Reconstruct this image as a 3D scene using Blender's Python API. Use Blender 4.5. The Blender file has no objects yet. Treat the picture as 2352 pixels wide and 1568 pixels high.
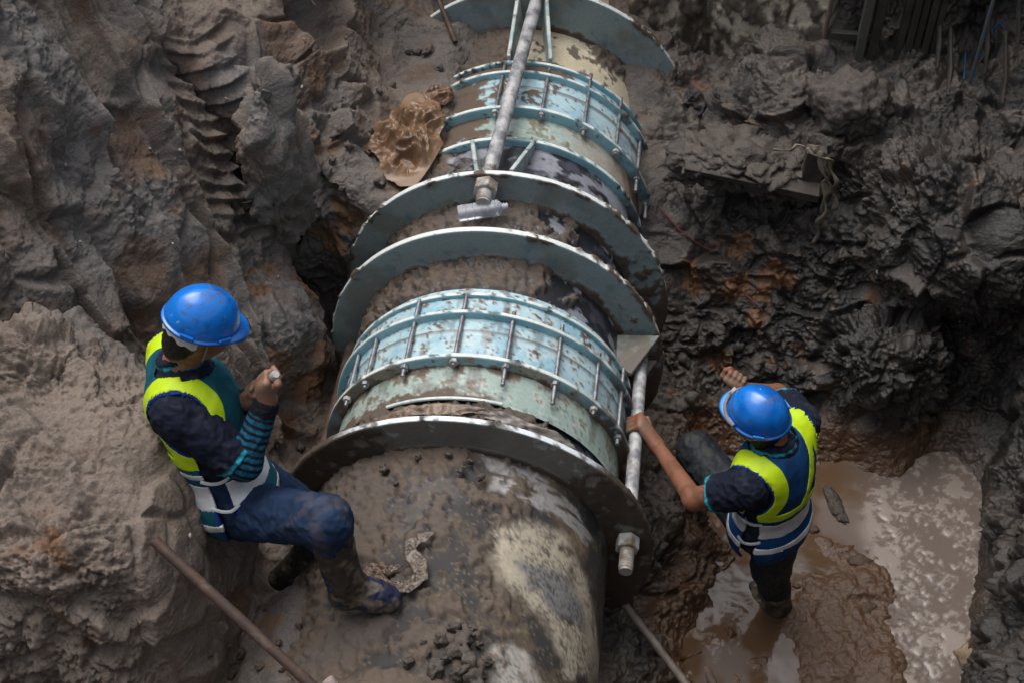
import bpy, bmesh, math, random
import numpy as np
from mathutils import Vector, Matrix
from mathutils.bvhtree import BVHTree

# ------------------------------------------------------------------ camera, sky, sun, exposure
scn = bpy.context.scene
col = scn.collection
PITCH, YAW = math.radians(46.883), math.radians(-6.7212)
CAM = np.array([.5573, 0, 4.5458])
FW = np.array([math.sin(YAW)*math.cos(PITCH), math.cos(YAW)*math.cos(PITCH), -math.sin(PITCH)])
RT = np.array([math.cos(YAW), -math.sin(YAW), 0.])
UP = np.cross(RT, FW)
cd = bpy.data.cameras.new('camera')
cam = bpy.data.objects.new('camera', cd); col.objects.link(cam)
cd.lens = 49.91; cd.sensor_width = 36; cd.clip_start = .05; cd.clip_end = 500
M = Matrix.Identity(4)
for i in range(3):
    M[i][0] = RT[i]; M[i][1] = UP[i]; M[i][2] = -FW[i]; M[i][3] = CAM[i]
cam.matrix_world = M
scn.camera = cam

SUN_EL, SUN_AZ = math.radians(70), math.radians(-50)      # azimuth measured from +Y towards +X
w = bpy.data.worlds.new('World'); scn.world = w; w.use_nodes = True
nt = w.node_tree; bg = nt.nodes['Background']
sky = nt.nodes.new('ShaderNodeTexSky'); sky.sky_type = 'NISHITA'; sky.sun_disc = False
sky.sun_elevation = SUN_EL; sky.sun_rotation = SUN_AZ; sky.dust_density = 5; sky.air_density = 1.0
hs = nt.nodes.new('ShaderNodeHueSaturation'); hs.inputs['Saturation'].default_value = .42   # overcast: almost grey
nt.links.new(sky.outputs[0], hs.inputs['Color']); nt.links.new(hs.outputs[0], bg.inputs['Color'])
bg.inputs['Strength'].default_value = .10
sd = bpy.data.lights.new('sun', 'SUN'); sd.energy = .8; sd.angle = math.radians(45); sd.color = (1, .97, .93)
sun = bpy.data.objects.new('sun', sd); col.objects.link(sun)
sdir = Vector((math.sin(SUN_AZ)*math.cos(SUN_EL), math.cos(SUN_AZ)*math.cos(SUN_EL), math.sin(SUN_EL)))
sun.rotation_euler = sdir.to_track_quat('Z', 'Y').to_euler(); sun.location = (0, 0, 8)
scn.view_settings.view_transform = 'Standard'; scn.view_settings.look = 'None'
scn.view_settings.exposure = 1.05; scn.view_settings.gamma = 1

# ------------------------------------------------------------------ helpers
FD = 49.91/36*2352
def ray(x, y): return FW + (x-1176)/FD*RT - (y-784)/FD*UP         # photo pixel (2352 wide) -> direction
def pz(x, y, z): d = ray(x, y); return CAM + (z-CAM[2])/d[2]*d
def py(x, y, Y): d = ray(x, y); return CAM + Y/d[1]*d
def pcyl(x, y, R):
    d = ray(x, y); a = d[0]**2+d[2]**2; b = 2*(CAM[0]*d[0]+CAM[2]*d[2]); c = CAM[0]**2+CAM[2]**2-R*R
    D = max(b*b-4*a*c, 0); return CAM + (-b-D**.5)/2/a*d
def nrm(v): v = np.asarray(v, float); return v/np.linalg.norm(v)
def sstep(a, b, x): t = np.clip((x-a)/(b-a), 0, 1); return t*t*(3-2*t)
def smin(a, b, k): h = np.clip(.5+.5*(b-a)/k, 0, 1); return b+(a-b)*h-k*h*(1-h)
def smax(a, b, k): return -smin(-a, -b, k)

rng = np.random.default_rng(7)
PERM = rng.permutation(256).astype(np.int32); PERM = np.concatenate([PERM, PERM, PERM])
GR = rng.normal(size=(256, 3)); GR = (GR/np.linalg.norm(GR, axis=1)[:, None]).astype(np.float32)
def pn(p, s=1., off=0.):                                            # gradient noise, about -0.6 .. 0.6
    p = (np.asarray(p, np.float32)*np.float32(s)+np.float32(off))
    i = np.floor(p); f = p-i; i = i.astype(np.int32) & 255
    u = f*f*f*(f*(f*6-15)+10); r = 0
    for dx in (0, 1):
        wx = u[:, 0] if dx else 1-u[:, 0]
        hx = PERM[(i[:, 0]+dx) & 255]
        for dy in (0, 1):
            wy = wx*(u[:, 1] if dy else 1-u[:, 1])
            hy = PERM[hx+((i[:, 1]+dy) & 255)]
            for dz in (0, 1):
                g = GR[PERM[hy+((i[:, 2]+dz) & 255)]]
                r = r + wy*(u[:, 2] if dz else 1-u[:, 2])*(g[:, 0]*(f[:, 0]-dx)+g[:, 1]*(f[:, 1]-dy)+g[:, 2]*(f[:, 2]-dz))
    return r
def fbm(p, s, o=4, off=0., g=.5):
    r = 0; a = 1.
    for k in range(o): r = r + a*pn(p, s*2.03**k, off+k*7.3); a *= g
    return r
def worley(p, s, off=0.):                                           # distance to nearest jittered cell point, cell value
    p = np.asarray(p, np.float32)*np.float32(s)+np.float32(off)
    i = np.floor(p); f = p-i; i = i.astype(np.int32)
    best = np.full(len(p), 9., np.float32); sec = best.copy(); val = np.zeros(len(p), np.float32)
    for dx in (-1, 0, 1):
        hx = PERM[(i[:, 0]+dx) & 255]
        for dy in (-1, 0, 1):
            hy = PERM[hx+((i[:, 1]+dy) & 255)]
            for dz in (-1, 0, 1):
                h = PERM[hy+((i[:, 2]+dz) & 255)]
                q = GR[h]*.42+.5+np.array([dx, dy, dz], np.float32)-f
                d = (q*q).sum(1); m = d < best
                sec = np.where(m, best, np.minimum(sec, d)); val = np.where(m, h/255., val); best = np.where(m, d, best)
    return np.sqrt(best), np.sqrt(sec), val
def facet(p, s, off=0., hk=.35):                                    # angular broken faces: a tilted plane per cell
    p = np.asarray(p, np.float32)*np.float32(s)+np.float32(off)
    i = np.floor(p); f = p-i; i = i.astype(np.int32)
    best = np.full(len(p), 9., np.float32); sec = best.copy(); val = np.zeros(len(p), np.float32)
    for dx in (-1, 0, 1):
        hx = PERM[(i[:, 0]+dx) & 255]
        for dy in (-1, 0, 1):
            hy = PERM[hx+((i[:, 1]+dy) & 255)]
            for dz in (-1, 0, 1):
                h = PERM[hy+((i[:, 2]+dz) & 255)]
                q = GR[h]*.42+.5+np.array([dx, dy, dz], np.float32)-f
                d = (q*q).sum(1); m = d < best; sec = np.where(m, best, np.minimum(sec, d))
                val = np.where(m, (GR[(h*7+13) & 255]*q).sum(1)+hk*GR[(h*3+5) & 255, 0], val); best = np.where(m, d, best)
    e = np.sqrt(sec)-np.sqrt(best); return val*(.25+.75*sstep(0, .16, e))/s-.10/s*sstep(.10, 0, e)
def mixc(a, b, m): m = np.clip(m, 0, 1)[:, None]; return a*(1-m)+np.asarray(b, np.float32)*m

def set_tag(o, label=None, cat=None, group=None, kind=None):
    if label: o['label'] = label
    if cat: o['category'] = cat
    if group: o['group'] = group
    if kind: o['kind'] = kind
    return o
def link(name, me, mat=None, parent=None):
    o = bpy.data.objects.new(name, me); col.objects.link(o)
    if mat is not None: me.materials.append(mat)
    if parent is not None: o.parent = parent
    return o
def empty(name, loc=(0, 0, 0), **k):
    o = bpy.data.objects.new(name, None); col.objects.link(o); o.empty_display_size = .1
    return set_tag(o, **k)
def mesh_arr(name, V, F, colr=None, smooth=True):
    V = np.ascontiguousarray(V, np.float32); F = np.ascontiguousarray(F, np.int32); n = F.shape[1]
    me = bpy.data.meshes.new(name); me.vertices.add(len(V)); me.vertices.foreach_set('co', V.ravel())
    me.loops.add(F.size); me.loops.foreach_set('vertex_index', F.ravel())
    me.polygons.add(len(F)); me.polygons.foreach_set('loop_start', np.arange(0, F.size, n, dtype=np.int32))
    me.polygons.foreach_set('loop_total', np.full(len(F), n, np.int32))
    me.polygons.foreach_set('use_smooth', np.full(len(F), smooth)); me.update(calc_edges=True)
    if colr is not None:
        if colr.shape[1] == 3: colr = np.concatenate([colr, np.full((len(colr), 1), .7)], 1)
        a = me.color_attributes.new('Col', 'FLOAT_COLOR', 'POINT'); a.data.foreach_set('color', np.ascontiguousarray(colr, np.float32).ravel())
    return me
def add(name, V, F, mat, parent=None, colr=None, smooth=True):
    return link(name, mesh_arr(name, V, F, colr, smooth), mat, parent)
class MB:                                                           # small polygon collector
    def __init__(s): s.v = []; s.f = []
    def raw(s, v, f): n = len(s.v); s.v += [tuple(map(float, q)) for q in v]; s.f += [tuple(i+n for i in q) for q in f]
    def tube(s, pts, rad, n=10, cap=True):
        pts = [np.asarray(q, float) for q in pts]; m = len(pts); rad = rad if hasattr(rad, '__len__') else [rad]*m
        t0 = nrm(pts[1]-pts[0]); a = nrm(np.cross(t0, [0, 0, 1] if abs(t0[2]) < .9 else [1, 0, 0])); V = []
        for k in range(m):
            t = nrm(pts[min(k+1, m-1)]-pts[max(k-1, 0)]); a = nrm(a-t*(a@t)); b = np.cross(t, a)
            for j in range(n):
                q = 2*math.pi*j/n; V.append(pts[k]+rad[k]*(math.cos(q)*a+math.sin(q)*b))
        Fc = [(k*n+j, k*n+(j+1) % n, (k+1)*n+(j+1) % n, (k+1)*n+j) for k in range(m-1) for j in range(n)]
        if cap: Fc += [tuple(range(n-1, -1, -1)), tuple((m-1)*n+j for j in range(n))]
        s.raw(V, Fc); return s
    def prism(s, poly, h):                                           # polygon (list of 3d points) extruded by vector h
        n = len(poly); P = [np.asarray(q, float) for q in poly]; h = np.asarray(h, float)
        s.raw(P+[q+h for q in P], [tuple(range(n-1, -1, -1)), tuple(range(n, 2*n))]+[(j, (j+1) % n, n+(j+1) % n, n+j) for j in range(n)]); return s
    def box(s, c, sx, sy, sz, R=None):
        R = np.eye(3) if R is None else np.asarray(R); c = np.asarray(c, float)
        P = [c+R@np.array([x*sx/2, y*sy/2, -sz/2]) for x, y in ((-1, -1), (1, -1), (1, 1), (-1, 1))]
        return s.prism(P, R@np.array([0, 0, sz]))
    def build(s, name, mat, parent=None, smooth=False, bevel=0, sub=0):
        me = bpy.data.meshes.new(name); me.from_pydata(s.v, [], s.f); me.validate()
        bm = bmesh.new(); bm.from_mesh(me); bmesh.ops.recalc_face_normals(bm, faces=bm.faces)
        if bevel: bmesh.ops.bevel(bm, geom=bm.edges[:], offset=bevel, segments=1, affect='EDGES', clamp_overlap=True)
        for f in bm.faces: f.smooth = smooth
        if smooth:
            for e in bm.edges:
                if len(e.link_faces) == 2 and e.calc_face_angle(0) > .7: e.smooth = False
        bm.to_mesh(me); bm.free()
        return link(name, me, mat, parent)

# ------------------------------------------------------------------ materials
def new_mat(name):
    m = bpy.data.materials.new(name); m.use_nodes = True
    return m, m.node_tree, m.node_tree.nodes['Principled BSDF']
def vc_mat(name, scale=60., var=.35, bump=.5, dist=.004, bscale=90., spec=.5, rough_mul=1., metal=0., detail=5.):
    """colour and roughness stored per vertex, fine grain and relief from noise"""
    m, t, b = new_mat(name); N, L = t.nodes, t.links
    a = N.new('ShaderNodeAttribute'); a.attribute_name = 'Col'
    tc = N.new('ShaderNodeTexCoord')
    n1 = N.new('ShaderNodeTexNoise'); n1.inputs['Scale'].default_value = scale; n1.inputs['Detail'].default_value = 6; n1.inputs['Roughness'].default_value = .65
    L.new(tc.outputs['Object'], n1.inputs['Vector'])
    mr = N.new('ShaderNodeMapRange'); mr.inputs[1].default_value = .25; mr.inputs[2].default_value = .75; mr.inputs[3].default_value = 1-var; mr.inputs[4].default_value = 1+var
    L.new(n1.outputs['Fac'], mr.inputs[0])
    vm = N.new('ShaderNodeVectorMath'); vm.operation = 'SCALE'; L.new(a.outputs['Color'], vm.inputs[0]); L.new(mr.outputs[0], vm.inputs['Scale'])
    L.new(vm.outputs[0], b.inputs['Base Color'])
    mm = N.new('ShaderNodeMath'); mm.operation = 'MULTIPLY'; L.new(a.outputs['Alpha'], mm.inputs[0])
    mr2 = N.new('ShaderNodeMapRange'); mr2.inputs[3].default_value = .8*rough_mul; mr2.inputs[4].default_value = 1.2*rough_mul
    L.new(n1.outputs['Fac'], mr2.inputs[0]); L.new(mr2.outputs[0], mm.inputs[1]); L.new(mm.outputs[0], b.inputs['Roughness'])
    n2 = N.new('ShaderNodeTexNoise'); n2.inputs['Scale'].default_value = bscale; n2.inputs['Detail'].default_value = detail; n2.inputs['Roughness'].default_value = .6
    L.new(tc.outputs['Object'], n2.inputs['Vector'])
    bp = N.new('ShaderNodeBump'); bp.inputs['Strength'].default_value = bump; bp.inputs['Distance'].default_value = dist
    L.new(n2.outputs['Fac'], bp.inputs['Height']); L.new(bp.outputs[0], b.inputs['Normal'])
    b.inputs['Specular IOR Level'].default_value = spec; b.inputs['Metallic'].default_value = metal
    return m
def nz_mat(name, c1, c2, scale=8., lo=.4, hi=.6, rough=.6, metal=0., bump=.3, bscale=60., dist=.002, c3=None, s3=25., lo3=.55, hi3=.65, spec=.5, trans=0., alpha=1., sheen=0.):
    """two or three colours mixed by noise"""
    m, t, b = new_mat(name); N, L = t.nodes, t.links
    tc = N.new('ShaderNodeTexCoord')
    def nmix(ca, cb, s, lo, hi, inp=None):
        n = N.new('ShaderNodeTexNoise'); n.inputs['Scale'].default_value = s; n.inputs['Detail'].default_value = 6; n.inputs['Roughness'].default_value = .62
        L.new(tc.outputs['Object'], n.inputs['Vector'])
        r = N.new('ShaderNodeMapRange'); r.inputs[1].default_value = lo; r.inputs[2].default_value = hi; L.new(n.outputs['Fac'], r.inputs[0])
        x = N.new('ShaderNodeMix'); x.data_type = 'RGBA'; L.new(r.outputs[0], x.inputs[0])
        if inp is None: x.inputs[6].default_value = (*ca, 1)
        else: L.new(inp, x.inputs[6])
        x.inputs[7].default_value = (*cb, 1); return x.outputs[2]
    o = nmix(c1, c2, scale, lo, hi)
    if c3: o = nmix(None, c3, s3, lo3, hi3, o)
    L.new(o, b.inputs['Base Color'])
    n2 = N.new('ShaderNodeTexNoise'); n2.inputs['Scale'].default_value = bscale; n2.inputs['Detail'].default_value = 4
    L.new(tc.outputs['Object'], n2.inputs['Vector'])
    bp = N.new('ShaderNodeBump'); bp.inputs['Strength'].default_value = bump; bp.inputs['Distance'].default_value = dist
    L.new(n2.outputs['Fac'], bp.inputs['Height']); L.new(bp.outputs[0], b.inputs['Normal'])
    b.inputs['Roughness'].default_value = rough; b.inputs['Metallic'].default_value = metal; b.inputs['Specular IOR Level'].default_value = spec
    b.inputs['Transmission Weight'].default_value = trans; b.inputs['Alpha'].default_value = alpha; b.inputs['Sheen Weight'].default_value = sheen
    return m

# ------------------------------------------------------------------ surface nets: distance field -> quad mesh
def snet(Fv, lo, h):
    S = Fv < 0; nx, ny, nz = Fv.shape
    cnt = np.zeros((nx-1, ny-1, nz-1), np.int8)
    for a in (0, 1):
        for b in (0, 1):
            for c in (0, 1): cnt += S[a:nx-1+a, b:ny-1+b, c:nz-1+c]
    I, J, K = np.nonzero((cnt > 0) & (cnt < 8)); N = len(I)
    idx = np.full(cnt.shape, -1, np.int32); idx[I, J, K] = np.arange(N)
    acc = np.zeros((N, 3)); num = np.zeros(N)
    cor = [(0, 0, 0), (1, 0, 0), (0, 1, 0), (1, 1, 0), (0, 0, 1), (1, 0, 1), (0, 1, 1), (1, 1, 1)]
    fv = {c: Fv[I+c[0], J+c[1], K+c[2]] for c in cor}
    for c in cor:
        for ax in range(3):
            if c[ax] == 0:
                d = list(c); d[ax] = 1; d = tuple(d); a, b = fv[c], fv[d]; m = (a < 0) != (b < 0)
                t = np.where(m, a/np.where(m, a-b, 1), 0)
                for k in range(3): acc[:, k] += np.where(m, c[k]+(t if k == ax else 0), 0)
                num += m
    V = np.stack([I, J, K], 1)+acc/num[:, None]; V = np.asarray(lo)+V*h
    Q = []
    for ax in range(3):
        u, v = (ax+1) % 3, (ax+2) % 3
        sl = [slice(None)]*3; s2 = [slice(None)]*3
        sl[ax] = slice(0, -1); s2[ax] = slice(1, None)
        for q in (u, v): sl[q] = slice(1, -1); s2[q] = slice(1, -1)
        A, B = S[tuple(sl)], S[tuple(s2)]
        E = np.nonzero(A != B); sgn = A[E]
        base = [None]*3; base[ax] = E[ax]; base[u] = E[u]+1; base[v] = E[v]+1
        def cell(du, dv):
            q = list(base); q[u] = base[u]-du; q[v] = base[v]-dv; return idx[q[0], q[1], q[2]]
        q = np.stack([cell(1, 1), cell(0, 1), cell(0, 0), cell(1, 0)], 1)
        Q.append(np.where(sgn[:, None], q, q[:, ::-1]))
    return V, np.concatenate(Q)
def grid_pts(lo, hi, h):
    n = [int(math.ceil((hi[k]-lo[k])/h))+1 for k in range(3)]
    X = np.stack(np.meshgrid(*[lo[k]+h*np.arange(n[k]) for k in range(3)], indexing='ij'), -1)
    return X, n
def mesh_sdf(f, lo, hi, h, c=4):
    """dense only near the surface"""
    lo = np.asarray(lo, float)-h*2; nc = [int(math.ceil((hi[k]+2*h-lo[k])/(h*c)))+1 for k in range(3)]
    Xc = np.stack(np.meshgrid(*[lo[k]+h*c*(np.arange(nc[k])+.5) for k in range(3)], indexing='ij'), -1)
    Fc = f(Xc.reshape(-1, 3)).reshape(nc)
    Fv = np.repeat(np.repeat(np.repeat(Fc, c, 0), c, 1), c, 2)
    act = np.abs(Fc) < h*c*1.3
    for ax in range(3):                                              # chunk the active cells to keep arrays small
        pass
    A = np.argwhere(act)
    loc = np.stack(np.meshgrid(*[np.arange(c)]*3, indexing='ij'), -1).reshape(-1, 3)
    ii = (A[:, None, :]*c+loc[None]).reshape(-1, 3)
    val = f(lo+ii*h)
    Fv[ii[:, 0], ii[:, 1], ii[:, 2]] = val
    return snet(Fv, lo, h)
# ------------------------------------------------------------------ the excavation: coarse solid, refined, then roughened
WATER = -.65
def sup(p, c, r, n=4): q = np.abs((p-np.asarray(c))/np.asarray(r)); s = (q**n).sum(-1)**(1/n); return (s-1)*min(r)
def ell(p, c, r): return sup(p, c, r, 2)
def floor_h(x, y):
    right = -.665 + .022*sstep(1.25, 1.45, x)*sstep(1.98, 1.83, x+.1*(y-3.4)) + .30*sstep(1.12, .55, x)*sstep(3.5, 3.0, y) - .12*sstep(1.76, 1.92, x+.10*(y-3.4))*sstep(4.6, 3.9, y)
    right = right - .06*sstep(3.72, 3.95, y)*sstep(1.22, 1.42, x)
    right = right + .22*sstep(1.15, .75, x)*sstep(3.15, 3.5, y)
    fill = .40 - .20*sstep(-.40, -.78, x) - .10*sstep(1.9, 2.2, y)*sstep(-.5, -.8, x)
    hole = -.05 - .25*sstep(3.2, 3.8, y)
    k = sstep(2.62, 2.86, y + .35*(x+.45))
    left = fill*(1-k) + hole*k
    left = left + .30*np.exp(-(((x+.62)/.14)**2+((y-3.20)/.13)**2))
    return np.where(x < 0, left, right)
def ground(p):
    x, y, z = p[..., 0], p[..., 1], p[..., 2]
    g = (z-floor_h(x, y))*.8
    # left bank, a cut face; a buttress ends at y = 4.55
    lw = (x+.55*(z-.2)-.25*(y-4.5)+.85)/1.17
    lw = smax(lw, (y-4.50-.25*(z-.6))/1.03, .06)
    g = smin(g, lw, .10)
    g = smin(g, (x+2.05+.35*(z-.6))/1.06, .15)
    g = smin(g, ell(p, (-.95, 4.36, .78), (.13, .20, .42)), .07)    # swollen lobe at the buttress edge
    g = smin(g, ell(p, (-.93, 4.12, .02), (.16, .24, .26)), .08)
    # shelf behind the buttress, level with the pipe's shoulder
    sh = (z-(.50+.95*np.maximum(0, -.62-x)+.10*(y-5)-.50*sstep(-.40, .0, x)))*.72
    sh = smax(sh, 4.50-y+.12*z, .05); sh = smax(sh, x-.15, .05)
    g = smin(g, sh, .07)
    g = smin(g, ell(p, (-1.30, 5.75, 1.0), (.42, .55, .45)), .15)
    g = smin(g, ell(p, (-.62, 6.25, .85), (.35, .30, .40)), .12)
    # right bank rising away from the water
    toe = 4.27-.10*np.exp(-((x-1.78)/.14)**2)+.12*np.exp(-((x-2.05)/.12)**2)
    rb = (z-(WATER+(y-toe)/(.80+.25*sstep(1.3, .7, x))))*.66
    rb = smax(rb, (z-(.62+.25*(y-5.4)-.35*sstep(1.25, .8, x)))*.9, .15)
    rb = smax(rb, .30-x, .05)
    g = smin(g, rb, .06)
    g = smin(g, ell(p, (2.0, 4.95, .25), (.42, .45, .40)), .15)
    g = smin(g, ell(p, (1.75, 4.52, -.30), (.30, .22, .30)), .10)
    g = smax(g, -ell(p, (1.28, 4.93, .26), (.30, .16, .09)), .05)
    # right hand wall, back wall, and an unseen near wall added for the pit's shading
    g = smin(g, (2.24+.20*(y-4.1)-x+.10*(z+.65))/1.02, .10)
    g = smin(g, (6.35-y+.05*z), .08)
    g = smin(g, smax(5.72-y+.04*z, 1.30-x, .05), .08)
    g = smin(g, (y-.15+.35*(z-.5))/1.06, .15)
    # mound in front of the left bank
    g = smin(g, sup(p, (-1.62, 2.62, .25), (.91, .56, .80)), .05)
    g = smin(g, ell(p, (-1.55, 2.98, .92), (.40, .22, .28)), .06)
    g = smin(g, ell(p, (-1.18, 2.86, .86), (.20, .16, .16)), .06)
    # hollow where the worker has his back and his foot
    g = smax(g, -ell(p, (-.60, 2.92, .12), (.20, .16, .26)), .06)
    g = smax(g, z-2.75, .05)
    # room for the pipe itself
    return g

lo, hi, HV = np.array([-4., -.9, -1.15]), np.array([4., 7.4, 2.95]), .05
X, n_ = grid_pts(lo, hi, HV)
wob = pn(X.reshape(-1, 3), 2.3).reshape(n_)*.07 + pn(X.reshape(-1, 3), 5.1, 3.).reshape(n_)*.035
G0 = ground(X)+wob*.8
V0, Q0 = snet(G0.astype(np.float64), lo, HV)
def project(V):
    d = V-CAM; zz = np.maximum(d@FW, .05); return np.stack([1176+FD*(d@RT)/zz, 784-FD*(d@UP)/zz], 1)
BV = BVHTree.FromPolygons(V0.tolist(), Q0.tolist())
def hit(x, y, off=0.):                                               # photo pixel -> point of the ground it looks at
    d = Vector(ray(x, y)).normalized(); h = BV.ray_cast(Vector(CAM), d)
    return np.array(h[0])+off*np.array(h[1])*(1 if h[1].dot(d) < 0 else -1) if h[0] else None
def hn(x, y):
    d = Vector(ray(x, y)).normalized(); h = BV.ray_cast(Vector(CAM), d); n = h[1] if h[1].dot(d) < 0 else -h[1]
    return np.array(h[0]), np.array(n)

def subdiv(V, Q, lev):
    used = np.unique(Q); re = np.full(len(V), -1); re[used] = np.arange(len(used))
    me = mesh_arr('tmp', V[used], re[Q]); o = bpy.data.objects.new('tmp', me); col.objects.link(o)
    m = o.modifiers.new('s', 'SUBSURF'); m.levels = m.render_levels = lev; m.boundary_smooth = 'PRESERVE_CORNERS'
    ev = o.evaluated_get(bpy.context.evaluated_depsgraph_get()); em = ev.to_mesh()
    nv = len(em.vertices); P = np.empty(nv*3, np.float32); em.vertices.foreach_get('co', P)
    NN = np.empty(nv*3, np.float32); em.vertex_normals.foreach_get('vector', NN)
    L = np.empty(len(em.loops), np.int32); em.loops.foreach_get('vertex_index', L)
    ev.to_mesh_clear(); bpy.data.objects.remove(o); bpy.data.meshes.remove(me)
    return P.reshape(-1, 3), NN.reshape(-1, 3), L.reshape(-1, 4)

def seg_t(p, a, b):                                                  # parameter along a-b and distance to it
    d = b-a; t = np.clip(((p-a)@d)/(d@d), -.2, 1.2); return t, np.linalg.norm(p-(a+t[:, None]*d), axis=1)
RIP_A, RIP_B = hit(440, 60), hit(560, 545); RIP_N = nrm([1, -.25, .55])
ORANGE = [hit(*q) for q in [(640, 620), (700, 650), (600, 655), (720, 800), (760, 560), (770, 480), (640, 850), (700, 900), (690, 960), (1780, 640), (1760, 680), (1690, 560), (1560, 1000), (1600, 985), (1790, 840), (1730, 300), (1600, 200), (1690, 660), (1600, 640), (560, 1380), (620, 1450), (260, 1500), (120, 1250), (1640, 830), (1760, 720)]]
GREYP = [hit(*q) for q in [(120, 200), (190, 300), (60, 120), (560, 180), (640, 480), (560, 640), (250, 560), (330, 500), (420, 560), (640, 760), (660, 700), (180, 420), (620, 260)]]
BROWNP = [hit(*q) for q in [(330, 600), (470, 640), (640, 100), (700, 140), (700, 330), (380, 760), (470, 1100), (300, 350)]]

def relief(P, NN):
    """displaces the refined surface; returns points, colours+roughness"""
    x, y, z = P[:, 0], P[:, 1], P[:, 2]
    right = sstep(.35, .75, x)
    wall = 1-np.clip(NN[:, 2], 0, 1)
    mound = sstep(-.55, -.72, x)*sstep(3.15, 2.95, y)
    bank = sstep(-.6, -.8, x)*(1-mound)
    wet = right*sstep(.2, .6, x)
    floor = right*sstep(-.42, -.55, z)
    wp = P+.05*np.stack([pn(P, 6., 1.), pn(P, 6., 11.), pn(P, 6., 21.)], 1)
    big = fbm(P, 2.6, 3, 5.)
    lump = np.abs(pn(wp, 5.5, 2.))+.5*np.abs(pn(wp, 12., 4.))
    clod1, s1, v1 = worley(wp, 15., .3)
    clod2, s2, v2 = worley(wp+.01*np.stack([pn(P, 40., 1.), pn(P, 40., 2.), pn(P, 40., 3.)], 1), 44., 5.3)
    fine = fbm(P, 34., 4, 9., .68)
    cl = sstep(-.12, .25, pn(P, 3.1, 40.)+.06)                      # where loose clods lie
    crag = 1-2.2*np.abs(pn(wp, 3.3, 14.)); crag2 = 1-2.2*np.abs(fbm(wp, 8., 2, 18.))
    patch = sstep(-.25, .2, pn(P, 2.2, 55.))                        # rough and smooth areas alternate
    an = P.copy(); rot = np.stack([nrm([.30, -.35, -.85]), nrm(np.cross([.30, -.35, -.85], [.86, -.2, .45])), nrm([.86, -.2, .45])]); an = an@rot.T*np.array([.42, 1, 1])
    flank = mound*sstep(.35, .75, NN[:, 0])
    bk = ((bank > .5) & (y < 4.6)).astype(np.float32)[:, None]; fa = facet(wp*(1-bk)+an*bk, 4.6, 1.1); fb = facet(wp+.02*pn(P, 20., 3.)[:, None], 11., 2.2); fc = facet(wp+.008*pn(P, 45., 3.)[:, None], 27., 3.3)
    d = .10*big + .020*(lump-.35) + .020*crag*(bank+.5*mound) - .030*sstep(.55, .95, crag2)*(.25+.75*wet)*patch*(1-.7*mound)
    d += fa*(.34*bank+.24*mound+.32*wet+.1)+fb*(.07+.26*patch)*(.45+.45*wet+.45*mound)+fc*(.05+.24*patch)*(.35+.5*cl-.1*wet)
    d += wet*(.012*(np.abs(pn(wp, 7.5, 24.))-.2)+.06*(np.abs(pn(P, 3.0, 27.))-.2))
    d += (.006+.010*wet)*cl*(np.clip(1-1.25*clod1, 0, 1)-.3)*(.5+v1)*1.5
    d += (.003+.008*wet+.003*mound)*(.10+.90*cl+.3*wet)*(np.clip(1-1.3*clod2, 0, 1)-.3)*(.4+v2)*1.6
    d += (.010-.002*mound+.002*wet)*fine*(.45+.75*patch)
    # broken crust of the mound's top, smoother spade-cut flank towards the pipe
    flank = mound*sstep(.35, .75, NN[:, 0])
    pit = np.abs(fbm(wp, 11., 4, 60., .62))
    d -= mound*(1-.8*flank)*(.016*sstep(.16, .0, pit)+.006*sstep(.2, .05, np.abs(fbm(P, 27., 3, 64., .6))))*(.35+.65*patch)
    d *= 1-.55*flank
    # slanting cuts left by the bucket teeth on the bank
    cutdir = nrm([.30, -.35, -.85]); side = np.cross(cutdir, nrm([.86, -.2, .45]))
    u = P@side+.04*pn(P, 2.5, 12.); wv_ = P@cutdir
    cell = np.floor(u*4.2+.35*np.sin(wv_*2.)); hsh = np.sin(cell*12.9898)*43758.5453; hsh = hsh-np.floor(hsh); fr = u*4.2+.35*np.sin(wv_*2.)-cell
    cut = (hsh-.5)*sstep(0, .10, fr)*sstep(1, .9, fr)
    d += bank*sstep(4.75, 4.5, y)*(.075*cut+.030*pn(np.stack([u*9., wv_*1.1, 0*u], 1), 1., 33.)+.02*pn(np.stack([u*26., wv_*2.5, 0*u], 1), 1., 36.))
    # stacked ridges of the gouge
    ax_ = RIP_B-RIP_A; ln_ = np.linalg.norm(ax_); ax_ = ax_/ln_; la_ = nrm(np.cross(ax_, RIP_N)); rel = P-RIP_A
    t = rel@ax_/ln_; q_ = rel@la_; dn_ = np.abs(rel@RIP_N)
    gm = sstep(.22, .15, np.abs(q_-.02*np.sin(t*5))+.04*pn(P, 8., 3.))*sstep(-.06, .03, t)*sstep(1.06, .97, t)*sstep(.30, .2, dn_)
    arc = t*13+18*q_*q_+.35*pn(P, 6., 8.)+.6*pn(P, 2.5, 5.); ph = arc-np.floor(arc)
    ridge = np.where(ph < .74, ph/.74, (1-ph)/.26)**1.3
    d = d*(1-.55*gm) + gm*(.036*ridge*(.75+1.1*pn(P, 9., 1.))-.028+.007*fine)
    # churned mud on the floor: shallow humps breaking the water
    hump = .020*fbm(P, 6.5, 3, 70.)+.012*np.abs(fbm(wp, 17., 3, 75.))
    fl = floor*sstep(1.02, 1.25, x)
    d = d*(1-fl*.88)+fl*(hump*1.4+.004+.003*fine)
    nearp = sstep(.9, .62, np.hypot(x, z))                           # calm next to the pipe
    d *= 1-.45*nearp
    P2 = P+NN*d[:, None]
    # colours
    n1 = fbm(P, 1.9, 4, 81.); n2 = fbm(P, 7., 3, 91.)
    c = np.tile(np.array([.145, .116, .096], np.float32), (len(P), 1))
    c = mixc(c, (.118, .103, .093), sstep(-.1, .25, n1))
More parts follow.
